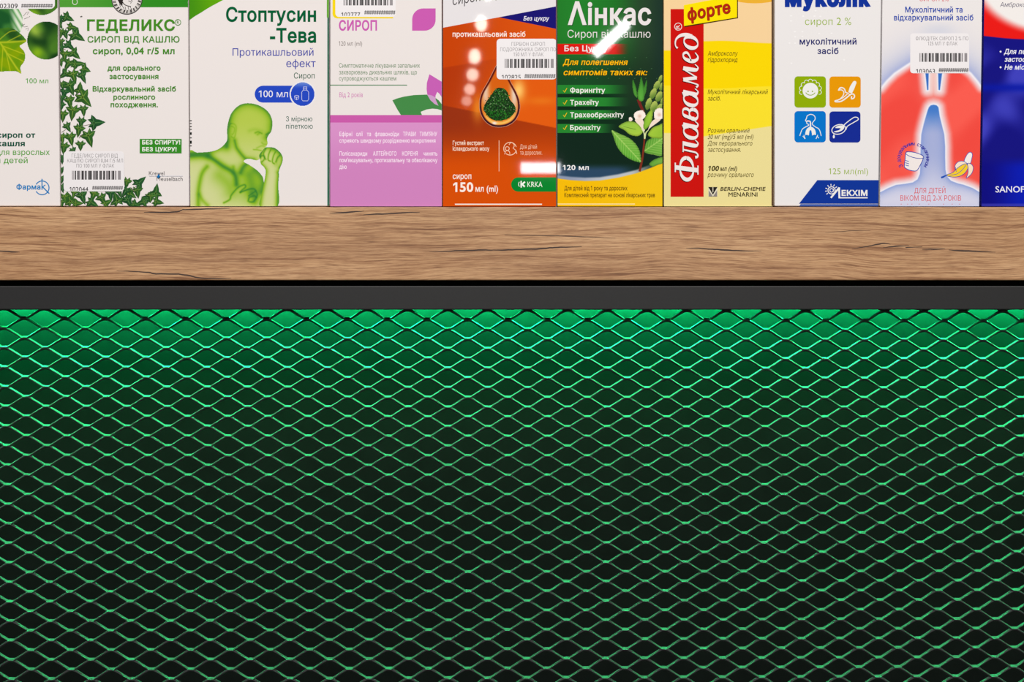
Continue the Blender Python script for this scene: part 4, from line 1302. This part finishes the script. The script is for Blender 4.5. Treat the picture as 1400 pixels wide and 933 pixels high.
b.stroke(n_, [(1146, 123.6), (1150.4, 123), (1153.4, 125.4), (1153.2, 129.6), (1150, 134), (1146.4, 136.4), (1141, 138)], 1.2, KW, sm=4)
b.stroke(n_, [(1141, 138.2), (1143.4, 139.2), (1150, 138.6), (1156.8, 134.2), (1162.4, 129.6), (1166, 128.6), (1168.2, 130.6), (1167.4, 134), (1164.2, 135.2), (1164.4, 131.6)], 1.7, KW, sm=4)
b.stroke(n_, [(1143.6, 138), (1152.2, 133.8), (1158.6, 128.4)], 1.2, KW, sm=4)
b.stroke(n_, [(1156, 126.4), (1159.4, 127.4), (1162, 130)], 1.2, KW)
n_ = 'lungs_icon'
b.stroke(n_, [(1105.2, 169.8), (1103.2, 169.2), (1102.8, 166.6), (1101.2, 164.8), (1102.6, 162), (1103.6, 158.6), (1108.3, 156.4), (1113.4, 158.4), (1114.4, 163.2), (1111.4, 167), (1110.8, 170.4), (1115.4, 174), (1120, 177), (1122.8, 185.8)], 1.1, KW, sm=3)
b.stroke(n_, [(1105.4, 169.8), (1105.4, 171.6), (1100, 174.4), (1096.4, 177.6), (1093.4, 185.8)], 1.1, KW, sm=3)
b.stroke(n_, [(1102.6, 165.8), (1106, 165.6), (1108, 167), (1108, 174)], 1.8, KW, sm=3)
b.poly(n_, spline([(1106.8, 173.6), (1103.4, 176), (1101.4, 180), (1101, 184.6), (1103.4, 184.2), (1105.6, 185.2), (1106.4, 181), (1107.2, 178.4), (1109, 178.4), (1109.8, 181), (1110.6, 185.2), (1113, 184.2), (1115.4, 184.6), (1115, 180), (1113.2, 176), (1109.6, 173.6)], 3, True), KW)
for pl in ([(1097.6, 186), (1100.4, 189.6)], [(1099, 184.6), (1100.8, 190)], [(1118, 184.6), (1115.6, 190)], [(1117, 186), (1119.4, 189)]):
    b.stroke(n_, pl, 1.0, KW)
n_ = 'spoon_icon'
o = ell(1146.7, 177, 9.6, 6.4, -16, 36)
b.stroke(n_, o, 1.2, KW, closed=True)
b.poly(n_, spline([(1140, 180), (1147, 178), (1149, 175.4), (1142, 175), (1146, 172), (1152, 171.6), (1154.4, 173.4), (1152.6, 177.4), (1147.6, 180.2), (1143, 181)], 4, True), KW)
b.stroke(n_, [(1154, 171), (1158.4, 167), (1167.2, 160.8), (1171.6, 160.6), (1173.2, 162), (1172.4, 164.4), (1160, 171.6), (1157.6, 174.4), (1156.6, 177.4)], 1.2, KW, sm=4)
b.poly(n_, spline([(1140, 183.6), (1141.4, 187.2), (1140, 189.4), (1138.6, 187.2)], 4, True), KW)
FT = 'blue_foot'
b.poly(FT, ((1117.4, 246.4), (1201.6, 246.4), (1201.2, 278.6), (1092.4, 278.6)), (12, 52, 152))
b.poly(FT, ((1094.4, 279.2), (1201.2, 279.2), (1201.2, 282.2), (1092.8, 282.2)), (60, 88, 166))  # reflection on the bottom edge painted as a lighter strip
b.stroke(FT, ell(1136.9, 260.4, 4.9), 1.2, KW, closed=True)
b.stroke(FT, ell(1136.9, 260.4, 2.4), 1.0, KW, closed=True)
b.stroke(FT, ((1139.6, 258.2), (1139.6, 262)), 0.9, KW)
for a in (-160, -128, -96, -64, -34, 172, 142):
    t = math.radians(a)
    b.stroke(FT, ((1136.9 + 6.4 * math.cos(t), 260.4 + 6.4 * math.sin(t)), (1136.9 + 8.8 * math.cos(t), 260.4 + 8.8 * math.sin(t))), 1.2, KW)
b.stroke(FT, ((1136, 270.6), (1147.4, 256.6)), 2.4, KW)
b.stroke(FT, ((1147.2, 256.4), (1147.6, 270.4)), 2.6, KW)
b.rect(FT, 1146.4, 269.8, 1186.2, 271.3, KW)
b.text(FT, 'ЕКХІМ', 1150.6, 1186, 268, 8.2, KW, 0.04)
b.done()

# ------------------------------------------------------------------ 9: white carton with red lungs
b = Carton('white and pale blue carton with large red lungs and a small banana', 1206.0, 1343.6, 1202.6, 1339.2, -78, (233, 229, 229))
stL = np.array([(1264.6, 95), (1269.8, 95), (1269.3, 123), (1267.6, 123.4)])
stR = np.array([(1282.4, 95), (1288.8, 95), (1285, 123.4), (1283.2, 123)])
bott = np.array([(1270, 146.6), (1272.6, 144), (1276.4, 143.2), (1280.4, 144), (1283, 146.6), (1284.8, 159), (1288, 172), (1291, 184), (1292.2, 200), (1292.2, 215), (1292.6, 232), (1294.4, 241), (1300.3, 247.4), (1310, 251), (1317, 252.6), (1329.6, 257.2), (1346, 267), (1346, 290), (1196, 290), (1196, 267), (1214.6, 257.2), (1225, 253), (1238, 251.4), (1248, 249.6), (1254.4, 245.4), (1257.6, 238), (1258.4, 225), (1258.6, 205), (1259.6, 184), (1262.8, 170), (1266.4, 157), (1268.6, 150)])
archL = np.array([(1190, 140), (1204, 121), (1212.5, 110.6), (1223, 100.4), (1235.5, 92), (1248, 84), (1264, 80), (1290, 80), (1306, 86), (1317, 92.4), (1327.5, 100.4), (1336, 110.6), (1342, 119), (1356, 138), (1356, 300), (1190, 300)])


def lungs(x, y):
    ib, ia = inside(bott, x, y), inside(archL, x, y)
    isl = inside(stL, x, y) | inside(stR, x, y)
    db = dist(bott, x, y, True)
    dst = np.minimum(dist(stL, x, y, True), dist(stR, x, y, True))
    da = dist(archL[1:-3], x, y)
    dd = np.minimum(np.minimum(db, dst), da * 1.2)
    red = lerp((240, 74, 64), (248, 92, 80), smooth(-.6, .6, wav(x, y, .16, .6)))
    mid = np.exp(-((x - 1276) / 14.0) ** 2) * smooth(150, 112, y)
    lung = lerp((238, 226, 232), red, smooth(0.6, 13, dd - .6) * .95 + .05)
    lung = lerp(lung, (242, 206, 200), .8 * mid)
    lung = lerp((240, 238, 246), lung, smooth(0.4, 3.0, dd))
    vert = lerp(lerp((66, 122, 204), (168, 178, 220), smooth(146, 185, y)), (214, 214, 234), smooth(205, 275, y))
    blue = lerp(vert, (120, 146, 212), .75 * np.exp(-db / 5.0) * smooth(150, 175, y))
    out = lerp((234, 229, 229), (150, 164, 216), .9 * np.exp(-da / 15.0))
    out = lerp(out, (232, 230, 240), np.exp(-(da / 1.5) ** 2))
    # soft grey-blue patch above the sticker
    out = lerp(out, (204, 208, 224), .6 * np.exp(-(np.hypot((x - 1283) / 22, (y - 42) / 10)) ** 2))
    sd = lambda m, d: smooth(-0.6, 0.6, np.where(m, d, -d))
    c = lerp(out, lung, sd(ia, da))
    c = lerp(c, blue, sd(ib, db))
    return lerp(c, (58, 112, 196), sd(isl, dst))
b.field('lungs_print', 1202, 30, 1344, 282.2, 0.6, lungs)
RD = (214, 84, 92)
b.text(T_, 'СИРОП 2%', 1257, 1297, 1.6, 6.6, RD, 0.0)
b.text(T_, 'Муколітичний та', 1237.6, 1316, 17.2, 8.2, (30, 68, 168), 0.022)
b.text(T_, 'відхаркувальний засіб', 1222.2, 1330.8, 28, 8.2, (30, 68, 168), 0.022)
b.text(T_, 'ДЛЯ ДІТЕЙ', 1250, 1292.6, 264.2, 7.2, RD, 0.0)
b.text(T_, 'ВІКОМ ВІД 2-Х РОКІВ', 1231, 1314, 274.6, 7.4, RD, 0.0)
for x in (1231.5, 1240, 1246, 1256, 1269, 1289, 1301, 1311):
    b.rect(T_, x, 278.9, x + 1.6, 279.5, RD)
CB = (44, 66, 166)
CU = 'cup_print'
cup = [(1238.4, 208.6), (1242, 207.6), (1250, 208.4), (1258, 211), (1262.8, 214.9), (1258.6, 225), (1254.3, 232.6), (1250, 234), (1243, 232.6), (1237.4, 229.6), (1236.4, 227), (1237.4, 218)]
b.poly(CU, cup, (240, 232, 230))
b.stroke(CU, spline(cup, 2, True), 1.0, CB, closed=True)
b.stroke(CU, ell(1250.5, 212.2, 12.6, 3.6, 14, 30), 0.9, CB, closed=True)
for k in range(3):
    b.stroke(CU, ((1237.8 + .0 * k, 219.4 + 3.2 * k), (1242.6, 221.0 + 3.0 * k)), 0.9, CB)
word = 'З дозувальним стаканчиком'
for i, ch in enumerate(word):
    if ch == ' ':
        continue
    ang = math.radians(-216 + (i + .5) * (252 / len(word)))
    wd = 3.3 if ch not in 'мЗ' else 3.9
    r = 17.6
    cx, cy = 1248.7 + r * math.cos(ang), 216.6 + r * math.sin(ang)
    tx, ty = -math.sin(ang), math.cos(ang)
    rot = -math.degrees(math.atan2(ty, tx))
    b.text('arc_lettering', ch, cx - tx * wd / 2, cx - tx * wd / 2 + wd, cy - ty * wd / 2, 5.3, (50, 52, 158), 0.02, 0, rot)
BN = 'banana_print'


def outlined(pts, colr, w=0.8, n=4):
    o = spline(pts, n, True)
    b.poly(BN, o, colr)
    b.stroke(BN, o, w, CB, closed=True)
outlined([(1318.4, 221), (1321, 213.4), (1324.4, 208.8), (1327.6, 208.4), (1329.4, 211), (1328.8, 216), (1326, 224)], (244, 238, 234))
outlined([(1305.8, 231), (1305.6, 227), (1308, 223), (1312, 220.6), (1317.7, 220.8), (1322, 224.2), (1315.6, 226.6), (1309.6, 231), (1307.4, 235.6)], (246, 226, 206))
outlined([(1322.8, 223.8), (1326.6, 223.8), (1329.6, 226.4), (1330.6, 231), (1328, 238), (1321.2, 243.8), (1323.4, 237), (1323.6, 230)], (248, 224, 196))
outlined([(1293.8, 239.4), (1302.3, 236.2), (1308, 230.8), (1314, 226.4), (1320, 224), (1322.8, 226), (1323, 231), (1317.7, 238), (1309.1, 241.8), (1299.7, 241.8)], (244, 206, 44))
b.stroke(BN, [(1298, 239.6), (1308, 238), (1316, 232), (1320.6, 225.6)], 0.7, CB, sm=4)
b.stroke(BN, ((1286.8, 243), (1290, 241.8), (1293.8, 239.6)), (2.4, 2.4, 1.4), (28, 78, 180))
b.stroke(BN, ((1306.4, 228.6), (1307.4, 235)), 0.7, CB)
sticker(b, 1244.4, 45.6, 1325, 100.2, (('ФЛЮДІТЕК СИРОП 2 % ПО', 1252, 1324, 55.2), ('125 МЛ У ФЛАК', 1268.4, 1309, 62.2)),
        (1257, 1322.4, 72.6, 84.6), ('103063', 1252.4, 1278.4, 94.4, 99.4), (1283.4, 1324, 93, 98.6), 4, 3)
b.done()

# ------------------------------------------------------------------ 10: blue carton at the right end
b = Carton('glossy blue carton with white and red top, at the right end of the shelf', 1345.2, 1492, 1341.4, 1487, -88, (24, 24, 140))


def bluebox(x, y):
    t = wav(x, y, .22, 1.3)
    c = lerp((18, 16, 128), (62, 64, 190), smooth(-.35, .75, t) * smooth(50, 62, y) * smooth(232, 205, y))
    c = lerp(c, (4, 22, 164), .85 * np.exp(-((y - 120) / 6.0) ** 2))
    c = lerp(c, lerp((10, 8, 128), (6, 26, 178), smooth(1345, 1400, x)), smooth(212, 232, y))
    c = lerp(c, (64, 62, 176), .7 * smooth(277.6, 279.4, y))
    ex = (x - 1440) / 104.0
    d = np.sqrt(ex ** 2 + ((y + 30) / 73.0) ** 2) - 1
    white = smooth(0.13, -0.07, d)
    redz = lerp((232, 24, 20), (240, 236, 234), white)
    yr = 49.2 + 4.6 * np.sin(np.clip((x - 1346) / 62, 0, 1.6) * 1.57)
    return lerp(redz, c, smooth(-.7, .7, y - yr))
b.field('blue_print', 1341, -40, 1420, 282.2, 0.7, bluebox)
b.field('blue_print', 1420, -40, 1492, 282.2, 3, bluebox)
b.text(T_, 'Амброксол', 1367.2, 1411, 9.4, 6.4, (44, 36, 84), -0.002, 0.18)
b.poly(T_, ell(1368, 70.6, 1.3), (236, 236, 246)); b.poly(T_, ell(1368, 92, 1.3), (236, 236, 246))
b.text(T_, 'Для перорального', 1372.6, 1452, 74, 7.2, (236, 236, 246), 0.022, 0.2)
b.text(T_, 'застосування', 1373.2, 1432, 84.6, 7.2, (236, 236, 246), 0.022, 0.2)
b.text(T_, 'Не містить цукру', 1373.2, 1446, 95.4, 7.2, (236, 236, 246), 0.022, 0.2)
b.text('maker_logo', 'SANOFI', 1361, 1403.2, 263.2, 8.4, (236, 236, 246), 0.012)
b.done()

# ------------------------------------------------------------------ grain cracks in the shelf's front edge
CR = [([(196.7, 290.4), (220, 290.6), (241.6, 289.7), (248, 287.6), (253, 286.6), (282.8, 285.8), (313.6, 285.3)], [.5, 1.3, 1.3, 1.1, 1.1, 1.2, .3]),
      ([(159.4, 370.6), (180, 371.2), (203, 372.7), (213.4, 374.6), (244, 375.0), (259.6, 377.3), (275, 380.4), (298, 381.2), (316, 380.6)], [.3, .8, 1.2, 1.3, 1.3, 1.4, 1.1, .9, .3]),
      ([(-20, 342), (0, 343.2), (16, 344.4), (27, 345)], [.9, 1.1, 1.3, .4]), ([(450.5, 291.6), (474, 290.6), (498, 288.7)], [.3, 1.6, .4]), ([(496.8, 294), (515, 292.9), (530, 292.4), (552, 291.2), (574, 290.2)], [.4, 1.4, 1.2, 1.2, .4]),
      ([(586.8, 344.2), (610, 343.6), (635.6, 342.6), (660, 342), (675, 342.2), (690, 341.9), (712, 341.2), (738.8, 340.3), (752, 338.8), (767, 338.2), (795.4, 337.2)], [.2, 1, 1.2, 1.3, .9, 1.3, 1.1, 1.5, 1.3, 1.2, .4]),
      ([(938, 339.3), (955, 339.8), (972.8, 340.9), (990, 341.8), (1008.8, 342.9), (1040.9, 343.3)], [.3, 1.0, 1.2, 1.5, 1.2, .3]), ([(1164.7, 340.4), (1178, 338.4), (1189, 336.6), (1200, 334.2), (1209.7, 332.8), (1217.4, 334)], [.3, .8, 1, 1.3, 1.1, .4]),
      ([(1207, 338.6), (1225, 337), (1243, 335.8)], [.3, 1.3, .3]), ([(1238, 338.6), (1261, 337.6)], [1, .4]), ([(1261, 341), (1276, 340.8), (1292, 340.4)], [.4, 1.3, .4]), ([(1297, 341.8), (1315, 343), (1335, 343.8), (1361, 345.2)], [.5, 1.5, 1.3, .3]),
      ([(690, 321.4), (740, 322.4), (790, 323.4), (841, 326)], [.3, .7, .6, .2]), ([(1128, 318), (1160, 316), (1190, 315)], [.2, .5, .2])]
for ci, (pl, w) in enumerate(CR):
    p = np.array(pl, float)
    q = spline(np.column_stack([p, np.array(w)]), 4)
    rn = random.Random(ci)
    q[:, 1] += np.array([rn.uniform(-.25, .25) for _ in q])
    n = len(q)
    hw = np.maximum(q[:, 2], .15) * .68
    up = PA(q[:, 0], q[:, 1] - hw, np.full(n, -0.00005)); dn = PA(q[:, 0], q[:, 1] + hw, np.full(n, -0.00005))
    vs = np.concatenate([up, dn])
    fs = [(i, i + 1, n + i + 1, n + i) for i in range(n - 1)]
    link_mesh('grain_crack', vs, fs, CRACKM, board, np.tile(lin((62, 46, 40)), (len(vs), 1)))
